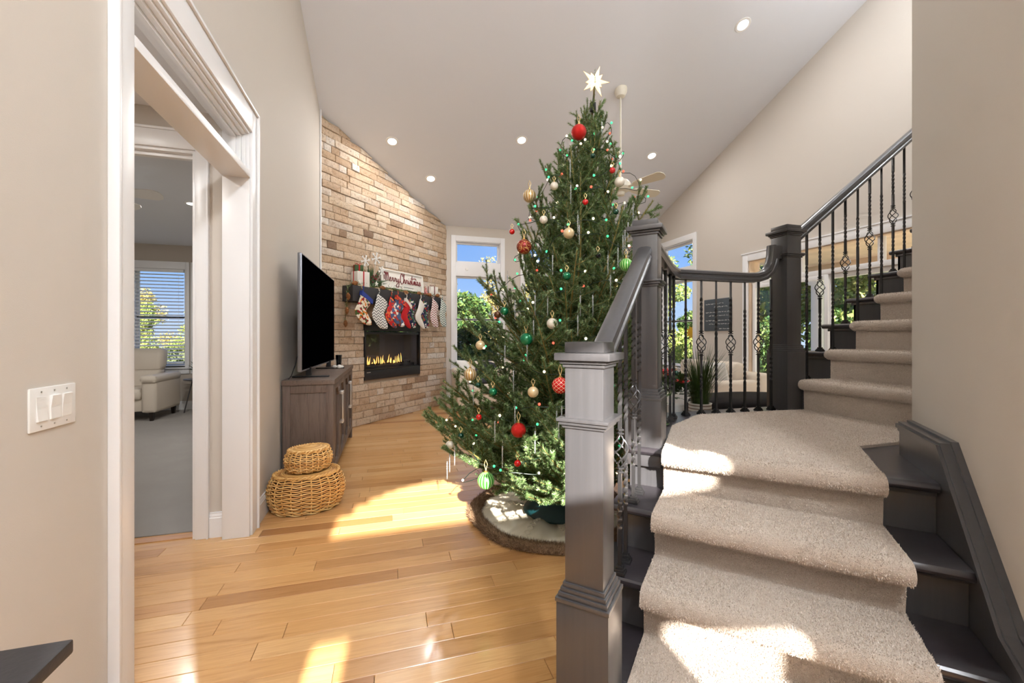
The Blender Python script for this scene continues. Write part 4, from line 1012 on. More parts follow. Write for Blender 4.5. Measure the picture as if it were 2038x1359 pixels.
# stocking holders (stars) and stockings
def holder(t,label):
    mb=MB(tfB); pts=[]
    for k in range(10):
        a=PI/2+k*PI/5; r=.042 if k%2==0 else .018; pts.append((t+r*math.cos(a),MZ+.068+r*math.sin(a)))
    r_=empty('stocking_holder',BW(t,.19,MZ),label,'stocking holder','star stocking holders on the mantel')
    mb.prism(pts,.176,.190,'y'); mb.build('star',M['cream_plastic'],r_)
    mb=MB(tfB); mb.box(t-.045,t+.045,.12,.208,MZ,MZ+.012,.003); mb.tube([(t,.208,MZ+.006),(t,.228,MZ-.005),(t,.235,MZ-.035),(t,.245,MZ-.04)],.004,5); mb.build('base',M['wood_light'],r_)
def stocking(t,o,ztop,mat,cuff,label,w=.15,h=.44,lean=-.10,cuffh=.06,toe=1,nm='christmas_stocking',toe_mat=None):
    # outline in (a,z): leg slants down-left then foot points down-right
    r=empty(nm,BW(t,o,ztop-h),label,'stocking','stockings on the mantel')
    L=[(-.5*w,0),(-.5*w+lean*.35,-.30*h),(-.5*w+lean*.85,-.55*h),(-.5*w+lean*.80,-.68*h),(-.5*w+lean*.30,-.84*h),(-.5*w+lean*-.35,-.97*h),(-.0*w-lean*.30,-1.0*h)]
    R=[(.5*w,-.24*h),(.5*w+lean*.25,-.40*h),(.5*w+lean*.65,-.52*h),(.5*w+lean*.60,-.62*h),(.5*w+lean*.32,-.74*h),(.5*w+lean*.0,-.88*h),(.36*w-lean*.2,-.97*h)]
    n=len(L); cols=7; vs=[];fs=[]
    for side in (1,-1):
        for i in range(n):
            for j in range(cols):
                f=j/(cols-1); a=L[i][0]+(R[i][0]-L[i][0])*f; z=L[i][1]+(R[i][1]-L[i][1])*f
                pf=.020*math.sin(PI*f)*(1 if i<n-1 else .3); vs.append((t+a,o+side*(pf+.002),ztop+z))
    for sd in range(2):
        b=sd*n*cols
        for i in range(n-1):
            for j in range(cols-1):
                q_=(b+i*cols+j,b+i*cols+j+1,b+(i+1)*cols+j+1,b+(i+1)*cols+j); fs.append(q_ if sd else q_[::-1])
    m=n*cols
    for i in range(n-1):
        for j in (0,cols-1): q_=(i*cols+j,(i+1)*cols+j,m+(i+1)*cols+j,m+i*cols+j); fs.append(q_ if j else q_[::-1])
    for i in (0,n-1):
        for j in range(cols-1): q_=(i*cols+j,i*cols+j+1,m+i*cols+j+1,m+i*cols+j); fs.append(q_)
    mb=MB(tfB); mb.add(vs,fs); mb.build('body',mat,r,smooth=60)
    if cuff is not None:
        mb=MB(tfB); c=cuffh; mb.add([(t-.5*w-.008,o-.024,ztop+.006),(t+.5*w+.006,o-.024,ztop-.24*h+.006),(t+.5*w+.004,o-.024,ztop-.24*h-c),(t-.5*w+lean*.08-.008,o-.024,ztop-c),(t-.5*w-.008,o+.026,ztop+.006),(t+.5*w+.006,o+.026,ztop-.24*h+.006),(t+.5*w+.004,o+.026,ztop-.24*h-c),(t-.5*w+lean*.08-.008,o+.026,ztop-c)],[(0,1,2,3),(7,6,5,4),(4,5,1,0),(5,6,2,1),(6,7,3,2),(7,4,0,3)])
        mb.build('cuff',cuff,r)
    if toe_mat is not None:
        mb=MB(tfB); mb.sphere((t-.0*w+(-lean)*.18,o,ztop-.93*h),.042,12,8,.8); mb.build('toe',toe_mat,r,smooth=60)
    mb=MB(tfB); mb.tube([(t-.42*w,o,ztop-.01),(t-.36*w,o+.012,ztop+.03),(t-.40*w,o+.010,ztop+.075)],.006,5); mb.build('loop',cuff or mat,r)
for t_,lb in ((.52,'star stocking holder in front of the white gift box, leftmost on the mantel'),(.86,'star stocking holder below the greenery spray'),(1.15,'star stocking holder in front of the left end of the sign'),(1.46,'star stocking holder below the middle of the sign'),(1.87,'star stocking holder in front of the right end of the sign'),(2.20,'star stocking holder below the striped cone tree'),(2.47,'star stocking holder rightmost on the mantel')): holder(t_,lb)
SZ=1.985
stocking(.60,.245,SZ,M['needlepoint_warm'],M['blue_band'],'needlepoint stocking with a blue cuff and red and orange figures, leftmost on the mantel',w=.19,h=.49,lean=-.15,toe_mat=M['fabric_cream'])
stocking(.93,.245,SZ-.01,M['chevron_grey'],None,'white stocking with grey chevrons, second from the left',w=.22,h=.53,lean=-.13)
stocking(1.18,.235,SZ-.03,M['needlepoint_red'],None,'red and teal patterned stocking half hidden behind the blue one',w=.15,h=.49,lean=-.13)
stocking(1.32,.26,SZ,M['needlepoint_blue'],M['needlepoint_red'],'blue needlepoint stocking with a red striped cuff below the sign',w=.20,h=.50,lean=-.16,toe_mat=M['fabric_white'])
stocking(1.50,.262,SZ-.03,M['fabric_red'],M['fabric_white'],'plain red stocking with a white cuff',w=.12,h=.49,lean=-.13,cuffh=.05)
stocking(1.65,.235,SZ,M['needlepoint_navy'],None,'navy needlepoint stocking right of the red one',w=.18,h=.51,lean=-.09)
stocking(1.87,.262,SZ-.01,M['fabric_white'],None,'plain white velvet stocking',w=.12,h=.51,lean=-.15)
stocking(2.01,.235,SZ,M['needlepoint_navy'],None,'navy needlepoint stocking right of the white one',w=.18,h=.51,lean=-.07)
stocking(2.28,.245,SZ+.03,M['chevron_red'],None,'white stocking with red chevrons, second from the right',w=.18,h=.52,lean=-.08)
stocking(2.54,.245,SZ+.045,M['chevron_green'],None,'white stocking with green chevrons, rightmost on the mantel',w=.17,h=.52,lean=-.06)

# ================================================================ ceiling fan
def fan(cx,cy,zc,zh,n,R,nm,label,mat,rod=True,a0=0):
    r=empty(nm,(cx,cy,zh),label,'ceiling fan')
    mb=MB(); mb.lathe([(.03,zc-.10),(.06,zc-.085),(.085,zc-.03),(.09,zc+.03)],cx,cy,24); mb.build('canopy',mat,r)
    mb=MB(); mb.lathe([(.013,zh+.10),(.013,zc-.06)],cx,cy,12); mb.build('downrod',mat,r)
    mb=MB(); mb.lathe([(.03,zh+.14),(.05,zh+.11),(.10,zh+.09),(.135,zh+.05),(.14,zh-.01),(.11,zh-.05),(.06,zh-.07),(.05,zh-.11),(.02,zh-.12)],cx,cy,28); mb.build('motor',mat,r)
    for k in range(n):
        a=a0+2*PI*k/n; ca,sa=math.cos(a),math.sin(a); pit=-.30
        def tf(x,y,z): y2=y*math.cos(pit); z2=z+y*math.sin(pit); return (cx+x*ca-y2*sa,cy+x*sa+y2*ca,zh-.01+z2)
        mb=MB(tf); out=[(.22,-.048),(.30,-.060),(R-.06,-.082),(R-.015,-.055),(R,-.02),(R,.02),(R-.015,.055),(R-.06,.082),(.30,.060),(.22,.048)]; mb.prism(out,-.004,.004,'z'); b=mb.build('blade',mat,r)
        mb=MB(tf); mb.box(.10,.25,-.018,.018,-.012,-.004,.002); mb.box(.20,.27,-.04,.04,-.010,-.004,.002); mb.build('blade_iron',mat,b)
fan(3.08,5.13,ceil_z(5.13),3.40,5,.66,'ceiling_fan','cream five-blade ceiling fan on a long rod behind the tree',M['fan_cream'],a0=.10)
# ================================================================ den
fan(-2.74,4.78,2.98,2.70,5,.64,'ceiling_fan','white ceiling fan in the den beyond the left doorway',M['white_plastic'],a0=.06)
SH=lambda x,y,z:(x-.13,y,z)
rc=empty('recliner',(-3.88,8.35,.012),'cream leather recliner in the den in front of the window','armchair')
mb=MB(SH); cush(mb,-4.42,-3.53,7.85,8.55,.16,.36,.03); mb.build('base',M['leather_cream'],rc)
mb=MB(SH); cush(mb,-4.30,-3.56,7.80,8.45,.34,.52,.07); mb.build('seat',M['leather_cream'],rc,smooth=60)
mb=MB(lambda x,y,z:(x-.13,y+(z-.4)*.22,z)); cush(mb,-4.33,-3.60,8.38,8.58,.36,.80,.06); cush(mb,-4.35,-3.58,8.36,8.60,.76,1.13,.085); mb.build('backrest',M['leather_cream'],rc,smooth=60)
for x0 in (-4.52,-3.56):
    mb=MB(SH); cush(mb,x0,x0+.20,7.80,8.62,.14,.70,.05); cush(mb,x0-.015,x0+.215,7.77,8.62,.60,.73,.06); mb.build('arm',M['leather_cream'],rc,smooth=60)
for x0 in (-4.48,-3.44):
    for y0 in (7.86,8.54): mb=MB(SH); mb.add([(x0-.03,y0-.03,.15),(x0+.03,y0-.03,.15),(x0+.03,y0+.03,.15),(x0-.03,y0+.03,.15),(x0-.02,y0-.02,.012),(x0+.02,y0-.02,.012),(x0+.02,y0+.02,.012),(x0-.02,y0+.02,.012)],[(0,1,2,3),(7,6,5,4),(4,5,1,0),(5,6,2,1),(6,7,3,2),(7,4,0,3)]); mb.build('leg',M['dark_foot'],rc)
tt=empty('side_table',(-3.22,8.55,.012),'small round black side table in the den beside the recliner','table')
mb=MB(); mb.lathe([(.19,.575),(.20,.58),(.20,.598),(.19,.602)],-3.22,8.55,28); mb.build('tabletop',M['black_wood'],tt)
for k in range(3):
    a=k*2*PI/3+3.3; mb=MB(); mb.tube([(-3.22+.07*math.cos(a),8.55+.07*math.sin(a),.58),(-3.22+.19*math.cos(a),8.55+.19*math.sin(a),.014)],.010,6); mb.build('leg',M['black_wood'],tt)
def leafy(cx,cy,z,r,h,nm,label,n=60,pot=True,mat='leaf_green',potmat='white_plastic'):
    p=empty(nm,(cx,cy,z),label,'plant')
    mb=MB(); mb.lathe([(.05,z),(.07,z+.10),(.065,z+.10),(.001,z+.09)],cx,cy,20,cap=False); mb.build('pot',M[potmat],p)
    mb=MB()
    for i in range(n):
        a=random.uniform(0,2*PI); e_=random.uniform(.2,1.3); L=r*random.uniform(.6,1.1); d=Vector((math.cos(a)*math.cos(e_),math.sin(a)*math.cos(e_),math.sin(e_)))
        p0=Vector((cx,cy,z+.09)); s1=d.cross(Vector((0,0,1))).normalized()*.014; m=p0+d*L*.6+Vector((0,0,.01)); e2=p0+d*L+Vector((0,0,-.03)); mb.add([p0,m-s1,e2,m+s1],[(0,1,2,3)])
    mb.build('leaves',M[mat],p,smooth=0)
leafy(-3.20,8.55,.602,.26,.25,'potted_plant','green leafy plant on the black side table in the den',90)
# blinds
for i,(a,b) in enumerate([(-5.22,-4.46),(-4.33,-3.55),(-3.40,-2.62)]):
    bl=empty('window_blind',((a+b)/2,8.87,.84),['white slatted blind in the den behind the door jamb','white slatted blind above the recliner in the den','white slatted blind over the side table in the den'][i],'blind','white blinds in the den')
    mb=MB(); mb.box(a+.02,b-.02,8.90,8.945,2.49,2.535,.004); mb.build('headrail',M['blind_white'],bl)
    for k in range(27):
        z=.87+k*.0605; mb=MB(); mb.add([(a+.022,8.90,z-.013),(b-.022,8.90,z-.013),(b-.022,8.945,z+.009),(a+.022,8.945,z+.009),(a+.022,8.90,z-.009),(b-.022,8.90,z-.009),(b-.022,8.945,z+.013),(a+.022,8.945,z+.013)],[(0,3,2,1),(4,5,6,7),(0,1,5,4),(1,2,6,5),(2,3,7,6),(3,0,4,7)]); mb.build('slat',M['blind_white'],bl,smooth=0)
    mb=MB(); mb.box(a+.02,b-.02,8.90,8.945,.835,.852,.003); mb.build('bottom_rail',M['blind_white'],bl)
    mb=MB()
    for x in (a+.10,b-.10): mb.tube([(x,8.922,.84),(x,8.922,2.5)],.0015,4)
    mb.build('ladder_cord',M['blind_white'],bl)
# den ceiling light
t=empty('recessed_light',(-2.34,6.08,2.98),'recessed ceiling light in the den seen through the doorway','ceiling light')
mb=MB(); mb.lathe([(.06,2.979),(.064,2.972),(.088,2.973),(.09,2.979)],-2.34,6.08,24,cap=False); mb.build('trim_ring',M['white_plastic'],t)
mb=MB(); mb.lathe([(.0005,2.976),(.061,2.976)],-2.34,6.08,24,cap=False); mb.build('lens',M['lamp_disc'],t)
l=bpy.data.lights.new('lamp','AREA'); l.shape='DISK'; l.size=.13; l.energy=34; l.color=(1,.97,.93); o=bpy.data.objects.new('lamp',l); lk(o); o.parent=t; o.location=(0,0,-.012)
def fill_down(x,y,z,label,pw,grp=None):  # unseen recessed fill lights, added to brighten den and small hall
    t=empty('recessed_light',(x,y,z),label,'ceiling light',grp)
    mb=MB(); mb.lathe([(.06,z-.001),(.064,z-.008),(.088,z-.007),(.09,z-.001)],x,y,24,cap=False); mb.build('trim_ring',M['white_plastic'],t)
    mb=MB(); mb.lathe([(.0005,z-.004),(.061,z-.004)],x,y,24,cap=False); mb.build('lens',M['lamp_disc'],t)
    l=bpy.data.lights.new('lamp','AREA'); l.shape='DISK'; l.size=.13; l.energy=pw; l.color=(1,.97,.93); o=bpy.data.objects.new('lamp',l); lk(o); o.parent=t; o.location=(0,0,-.012)
fill_down(-4.6,4.75,2.98,'recessed light in the den ceiling, out of sight to the left',34)
fill_down(-1.75,2.1,2.81,'recessed light in the ceiling of the small hall behind the doorway',14)
# unseen uplight added left of the doorway view to brighten the den ceiling
tl=empty('fill_uplight',(-5.6,4.6,.012),'tall uplighting floor lamp in the den, out of sight left of the doorway','lamp')
mb=MB(); mb.lathe([(.15,.012),(.15,.03),(.02,.04)],-5.6,4.6,24); mb.build('base',M['black_iron'],tl)
mb=MB(); mb.tube([(-5.6,4.6,.03),(-5.6,4.6,1.72)],.013,10); mb.build('pole',M['black_iron'],tl)
mb=MB(); mb.lathe([(.03,1.72),(.12,1.76),(.20,1.84),(.195,1.84),(.115,1.768),(.02,1.73)],-5.6,4.6,28,cap=False); mb.build('shade',M['white_plastic'],tl)
plain('fill_bulb',srgb(255,250,242),.4,emit=(1,.97,.93,1),es=320)
mb=MB(); mb.sphere((-5.6,4.6,1.80),.045,16,10); mb.build('bulb',M['fill_bulb'],tl,smooth=60)
mb=MB(tfF); mb.tf=lambda a,b,z:(1.50+a,8.33-b,2.70+z); mb.lathe([(.001,.0)],n=8) if False else None
sm=MB(lambda a,b,z:(1.50+a,8.33-.004-z,2.69+b)); sm.lathe([(.032,0),(.030,.010),(.001,.012)],0,0,20); tag(sm.build('window_sensor',M['white_plastic'],smooth=40),'small round white sensor on the rail of the far left window','sensor')
# ================================================================ living room right of the tree
def sofa(nm,label,x0,x1,y0,y1,face,sh=.44,ah=.66,bh=.86,aw=.2,mat='sofa_cream',ncush=3,backs=True):
    r=empty(nm,((x0+x1)/2,(y0+y1)/2,0),label,'sofa'); m=M[mat]
    mb=MB(); cush(mb,x0+.01,x1-.01,y0+.01,y1-.01,.09,.30,.02); mb.build('base',m,r)
    bt=.22
    if face=='-x':   # back at x1
        bk=(x1-bt,x1,y0,y1); seat=(x0,x1-bt,y0+aw,y1-aw); arms=[(x0,x1-bt+.02,y0,y0+aw),(x0,x1-bt+.02,y1-aw,y1)]
    else:            # face -y, back at y1
        bk=(x0,x1,y1-bt,y1); seat=(x0+aw,x1-aw,y0,y1-bt); arms=[(x0,x0+aw,y0,y1-bt+.02),(x1-aw,x1,y0,y1-bt+.02)]
    mb=MB(); cush(mb,*bk,.10,bh-.10,.05); mb.build('backrest',m,r,smooth=60)
    for a in arms: mb=MB(); cush(mb,*a,.09,ah,.05); mb.build('arm',m,r,smooth=60)
    for i in range(ncush):
        if face=='-x':
            L=(seat[3]-seat[2])/ncush; c=(seat[0],seat[1],seat[2]+L*i+.004,seat[2]+L*(i+1)-.004); b=(seat[1]-.22,seat[1]-.02,c[2],c[3])
        else:
            L=(seat[1]-seat[0])/ncush; c=(seat[0]+L*i+.004,seat[0]+L*(i+1)-.004,seat[2],seat[3]); b=(c[0],c[1],seat[3]-.22,seat[3]-.02)
        mb=MB(); cush(mb,*c,.29,sh+.02,.05); mb.build('seat_cushion',m,r,smooth=60)
        if backs: mb=MB(); cush(mb,*b,sh+.02,bh+.05,.08); mb.build('back_cushion',m,r,smooth=60)
    for x in (x0+.08,x1-.08):
        for y in (y0+.08,y1-.08): mb=MB(); mb.lathe([(.018,0),(.026,.09)],x,y,10); mb.build('leg',M['dark_foot'],r)
    return r
sofa('sofa','cream sofa under the far window behind the tree',1.14,3.35,7.22,8.02,'-y',ah=.72,bh=.84)
sofa('sofa','cream sofa along the right wall below the chalk sign',4.35,5.32,4.75,6.40,'-x',ah=.70,bh=.90,ncush=2)
def pillow(c,w,h,t,rot,nm,label,mat,tilt=.25):
    def tf(a,b,z):
        z2=z*math.cos(tilt)-b*math.sin(tilt); b2=b*math.cos(tilt)+z*math.sin(tilt)
        return (c[0]+a*math.cos(rot)-b2*math.sin(rot),c[1]+a*math.sin(rot)+b2*math.cos(rot),c[2]+z2)
    n=12; vs=[];fs=[]
    for s1 in (1,-1):
        for i in range(n+1):
            for j in range(n+1):
                a=-1+2*i/n; b=-1+2*j/n; th=t*(max(0,(1-a*a)*(1-b*b)))**.45; k=1-.06*(a*a*b*b)
                vs.append((a*w/2*(1-.05*(1-b*b)) if False else a*w/2*(1-.06*(1-abs(b))),s1*th,h/2+b*h/2*(1-.06*(1-abs(a)))))
    m=(n+1)**2
    for s1 in range(2):
        for i in range(n):
            for j in range(n):
                q_=(s1*m+i*(n+1)+j,s1*m+(i+1)*(n+1)+j,s1*m+(i+1)*(n+1)+j+1,s1*m+i*(n+1)+j+1); fs.append(q_ if s1==0 else q_[::-1])
    mb=MB(tf); mb.add(vs,fs); o=mb.build(nm,M[mat],smooth=70); tag(o,label,'pillow')
pillow((1.72,7.52,.47),.46,.46,.07,0,'throw_pillow','dark grey throw pillow on the sofa under the far window','pillow_navy',.3)
pillow((1.42,7.56,.48),.44,.44,.08,.2,'throw_pillow','white throw pillow at the left end of the far sofa','sofa_white',.3)
pillow((4.82,5.22,.46),.60,.50,.10,PI/2*.9,'throw_pillow','large white throw pillow on the sofa below the chalk sign','sofa_white',.2)
# white armchair left of the grass plant
wc=empty('armchair',(3.3,4.45,0),'white upholstered armchair behind the balusters left of the grass plant','armchair')
ax,ay=3.25,4.75
mb=MB(); cush(mb,ax-.42,ax+.42,ay-.40,ay+.40,.12,.42,.05); mb.build('seat',M['sofa_white'],wc,smooth=60)
mb=MB(); cush(mb,ax-.42,ax+.42,ay-.46,ay-.24,.12,.80,.07); mb.build('backrest',M['sofa_white'],wc,smooth=60)
for s1 in (-1,1): mb=MB(); cush(mb,ax+s1*.40-.09,ax+s1*.40+.09,ay-.40,ay+.40,.12,.62,.06); mb.build('arm',M['sofa_white'],wc,smooth=60)
for dx in (-.35,.35):
    for dy in (-.33,.33): mb=MB(); mb.lathe([(.016,0),(.022,.13)],ax+dx,ay+dy,10); mb.build('leg',M['dark_foot'],wc)
# dark console / table behind the landing carrying the plant
sb=empty('sofa_table',(3.0,3.1,0),'narrow dark table behind the landing balusters under the grass plant','table')
mb=MB(); mb.box(2.35,3.35,2.98,3.38,.565,.60,.004); mb.build('tabletop',M['black_wood'],sb)
for x in (2.40,3.30):
    for y in (3.02,3.34): mb=MB(); mb.box(x-.025,x+.025,y-.025,y+.025,0,.565,.003); mb.build('leg',M['black_wood'],sb)
mb=MB(); mb.box(2.40,3.30,3.01,3.35,.49,.565,.003); mb.build('apron',M['black_wood'],sb)
def grassplant(cx,cy,z,pr,ph,gh,sp,n,nm,label,potmat):
    p=empty(nm,(cx,cy,z),label,'plant')
    mb=MB(); mb.lathe([(pr*.86,z),(pr,z+ph*.3),(pr,z+ph*.92),(pr*1.04,z+ph),(pr*.92,z+ph),(pr*.9,z+ph*.85),(.001,z+ph*.84)],cx,cy,28,cap=False); mb.build('pot',M[potmat],p,smooth=50)
    mb=MB(); mb.lathe([(.001,z+ph*.87),(pr*.9,z+ph*.85)],cx,cy,20,cap=False); mb.build('soil',M['soil'],p)
    mb=MB()
    for i in range(n):
        a=random.uniform(0,2*PI); r0=pr*.75*math.sqrt(random.random()); L=gh*random.uniform(.5,1.0); s1=sp*random.uniform(.1,1)
        b0=Vector((cx+r0*math.cos(a),cy+r0*math.sin(a),z+ph*.85)); dx=Vector((math.cos(a),math.sin(a),0)); t_=Vector((-dx.y,dx.x,0))*.0032
        pts=[b0+dx*(s1*f**1.8)+Vector((0,0,L*(f-.18*f*f*s1/sp))) for f in (0,.35,.7,1)]
        vs=[];
        for k,pp in enumerate(pts): wd=1-(k/3)**2*.9; vs+= [pp-t_*wd,pp+t_*wd]
        mb.add(vs,[(0,1,3,2),(2,3,5,4),(4,5,7,6)])
    mb.build('grass_blades',M['grass_green'],p,smooth=0)
grassplant(2.73,3.18,.60,.098,.125,.62,.34,330,'grass_plant','tall grass plant in a striped pot seen through the landing balusters','striped_pot')
grassplant(6.1,5.85,-.1,.18,.35,1.15,.30,260,'grass_plant','tall grass plant outside the sliding door beside the rear newel post','dark_foot' if False else 'leather_dark')
# dark ottoman
ot=empty('ottoman',(3.65,3.55,0),'round dark leather ottoman beyond the landing balusters','ottoman')
mb=MB(lambda x,y,z:(3.72+x*.75,3.62+y*.42,z)); mb.lathe([(.86,.46),(.93,.50),(.95,.58),(.92,.655),(.84,.685),(.5,.70),(.001,.70)],0,0,40,cap=False); mb.build('cushion',M['leather_dark'],ot,smooth=70)
mb=MB(lambda x,y,z:(3.72+x*.75,3.62+y*.42,z)); mb.lathe([(.88,.08),(.93,.12),(.93,.44),(.90,.47)],0,0,40); mb.build('base',M['leather_dark'],ot,smooth=50)
for x in (3.3,4.15):
    for y in (3.45,3.8): mb=MB(); mb.lathe([(.02,0),(.03,.09)],x,y,10); mb.build('leg',M['dark_foot'],ot)
# poinsettia arrangement + green garland bit
pn=empty('poinsettia',(2.42,3.22,.60),'red poinsettia arrangement left of the grass plant','plant')
mb=MB(); mb.lathe([(.06,.60),(.08,.72),(.07,.72),(.001,.71)],2.47,3.2,20,cap=False); mb.build('pot',M['sofa_white'],pn)
mb=MB()
for i in range(150):
    a=random.uniform(0,2*PI); e_=random.uniform(-.1,1.3); d=Vector((math.cos(a)*math.cos(e_),math.sin(a)*math.cos(e_),math.sin(e_))); c=Vector((2.47,3.2,.80))+d*random.uniform(.05,.17)
    s1=d.cross(Vector((.3,.2,1))).normalized()*.022; mb.add([c,c+d*.035-s1,c+d*.08,c+d*.035+s1],[(0,1,2,3)])
mb.build('leaves',M['leaf_green'],pn,smooth=0)
mb=MB()
for k in range(7):
    a=random.uniform(0,2*PI); c=Vector((2.47+.13*math.cos(a),3.2+.13*math.sin(a),.92+random.uniform(-.03,.12)))
    for i in range(8):
        b=i*PI/4; d=Vector((math.cos(b),math.sin(b)*.8,.35)).normalized(); s1=Vector((-d.y,d.x,0))*.020; mb.add([c,c+d*.04-s1,c+d*.085,c+d*.04+s1],[(0,1,2,3)])
mb.build('petals',M['poinsettia'],pn,smooth=0)
# chalk sign
cb=empty('chalk_sign',(5.45,5.91,1.43),'grey chalkboard sign with white handwriting on the right wall','sign')
mb=MB(tfR); mb.box(5.60,6.22,0,.02,1.43,1.985,.003); mb.build('board',M['chalk_board'],cb)
mb=MB(tfR); rr=random.Random(3)
for z,a0_,L in ((1.90,6.18,.40),(1.845,5.98,.28),(1.755,6.18,.54),(1.695,6.10,.46),(1.61,6.18,.54),(1.55,6.10,.46),(1.465,5.86,.20)):
    x=a0_
    while x>a0_-L:
        wl=rr.uniform(.03,.08); pts=[]
        n=int(wl/.006)
        for i in range(n+1): pts.append((x-wl*i/n,.0215,z+rr.uniform(-.008,.010)))
        mb.tube(pts,.0022,4); x-=wl+.018
mb.build('handwriting',M['chalk'],cb)
# upper hall wall lamp bracket
mb=MB(); 
# wall handrail bracket knob near the stair corner
hb=empty('wall_handrail',(3.6,1.262,2.6),'end of the dark wall handrail above the upper flight','handrail')
mb=MB(); mb.tube([(3.2,1.335,2.31),(5.0,1.335,3.78)],.024,10); mb.build('rail',M['black_wood'],hb)
for x in (3.4,4.3): mb=MB(); mb.tube([(x,1.253,2.40+(x-3.4)*.816),(x,1.335,2.45+(x-3.4)*.816)],.009,8); mb.build('bracket',M['black_iron'],hb)
# ---- added unseen fill lamps: one behind the viewpoint, one above the upper flight
def pendant(x,y,z,zc,label,pw,r=.17,mat='fill_globe'):
    t=empty('fill_pendant',(x,y,z),label,'lamp')
    mb=MB(); mb.tube([(x,y,z+r),(x,y,zc)],.008,8); mb.build('stem',M['brushed_steel'],t)
    mb=MB(); mb.lathe([(.06,zc-.03),(.07,zc)],x,y,20); mb.build('canopy',M['brushed_steel'],t)
    mb=MB(); mb.sphere((x,y,z),r,24,14); s_=mb.build('fill_globe',M[mat],t,smooth=70)
    return t

plain('fill_globe',srgb(255,250,242),.4,emit=(.92,.96,1,1),es=FILL_GLOBE)
plain('fill_globe_dim',srgb(255,250,242),.4,emit=(.92,.96,1,1),es=FILL_GLOBE*.28)
pendant(.50,-1.35,4.0,cz(-1.35),'round glass pendant lamp hanging in the entry hall behind the viewpoint',0)
pendant(4.45,1.85,5.0,cz(1.85),'round glass pendant lamp over the upper flight, hidden by the stair wall',0,.17,'fill_globe_dim')
# ================================================================ Christmas tree
def tc(z): f=max(0,min(1,z/3.15)); return Vector((1.19+.27*f,2.90-.10*f,z))   # leaning trunk
RZT=[(.15,.50),(.30,.68),(.5,.88),(.75,.95),(1.0,.87),(1.25,.79),(1.5,.72),(1.74,.65),(2.0,.57),(2.2,.51),(2.45,.42),(2.6,.34),(2.72,.27),(2.85,.19),(2.95,.12),(3.1,.05)]
def RR(z):
    for (a,ra),(b,rb) in zip(RZT[:-1],RZT[1:]):
        if z<=b: return ra+(rb-ra)*max(0,(z-a))/(b-a)
    return .04
xt=empty('christmas_tree',tuple(tc(0)),'tall real fir Christmas tree standing on the oak floor left of the stairs','Christmas tree')
mb=MB(); zs=[.12+.1*i for i in range(31)]; mb.tube([tc(z) for z in zs]+[tc(3.15)+Vector((.0,0,.10))],[.042*(1-z/3.4)+.004 for z in zs]+[.006],8); mb.build('trunk',M['bark'],xt,smooth=60)
rng=np.random.RandomState(11); prr=random.Random(5)
def brush(paths,dens,nl=.021,nw=.0036):
    B=[];D=[]
    for pts,fin in paths:
        P=np.array(pts); seg=P[1:]-P[:-1]; L=np.linalg.norm(seg,axis=1); T=L.sum(); n=max(4,int(T*dens)); cum=np.concatenate([[0],np.cumsum(L)])
        s=rng.rand(n)*T; i=np.clip(np.searchsorted(cum,s)-1,0,len(seg)-1); f=(s-cum[i])/L[i]; p=P[i]+seg[i]*f[:,None]; d=seg[i]/L[i][:,None]
        r=rng.normal(0,1,(n,3)); r[:,2]+=.35; r-=d*(r*d).sum(1)[:,None]; r/=np.linalg.norm(r,axis=1)[:,None]
        v=d*.70+r*.90; v/=np.linalg.norm(v,axis=1)[:,None]
        B.append(p); D.append(np.concatenate([v,r*0+np.cross(v,r)],1))
    B=np.concatenate(B);D=np.concatenate(D); v=D[:,:3]; w_=D[:,3:]; w_/=np.maximum(1e-6,np.linalg.norm(w_,axis=1))[:,None]
    l=nl*rng.uniform(.7,1.15,(len(B),1)); V=np.stack([B-w_*nw/2,B+w_*nw/2,B+v*l],1).reshape(-1,3); return V
def branch_mesh(L,seed,up):
    r=random.Random(seed); paths=[]; tw=MB()
    def curve(p0,d,L,bend,n=6):
        pts=[Vector(p0)]; d=Vector(d).normalized()
        for i in range(n): d=(d+Vector((0,0,bend/n))+Vector((r.uniform(-.05,.05),r.uniform(-.05,.05),r.uniform(-.03,.03)))).normalized(); pts.append(pts[-1]+d*L/n)
        return pts
    main=curve((0,0,0),(1,0,0),L,up); paths.append((main[1:],1)); tw.tube(main,[.0075*(L/.6)**.5*(1-.8*i/6)+.0012 for i in range(7)],5)
    nl=int(L/.072)+1; 
    for k in range(nl):
        f=.16+.80*k/nl; i=int(f*6); p=main[i].lerp(main[min(i+1,6)],f*6-i); s=1 if k%2 else -1; ax=(main[min(i+1,6)]-main[i]).normalized()
        side=Vector((-ax.y,ax.x,0)).normalized()*s; Ls=min(.30,L*.50+.03)*(1-f*.55)*r.uniform(.8,1.2)+.02
        d=ax*r.uniform(.7,1.0)+side*r.uniform(.7,1.0)+Vector((0,0,r.uniform(-.05,.30)))
        sub=curve(p,d,Ls,up*.6,4); paths.append((sub,1)); tw.tube(sub,[.003,.0026,.0022,.0018,.0012],4)
        if Ls>.15:
            for k2 in range(int(Ls/.075)):
                f2=.25+.6*k2/max(1,int(Ls/.075)); j=int(f2*4); p2=sub[j].lerp(sub[min(4,j+1)],f2*4-j); s2=1 if (k2+k)%2 else -1; d0=d.normalized(); sd2=Vector((-d0.y,d0.x,0)).normalized()*s2
                L2=Ls*.38*(1-f2*.5); su=curve(p2,d0*.9+sd2*.8+Vector((0,0,r.uniform(-.1,.2))),L2,up*.4,3); paths.append((su,1)); tw.tube(su,[.002,.0017,.0014,.001],3)
    V=brush([([tuple(p) for p in pts],1) for pts,_ in paths],1700)
    return V,tw
protos={}
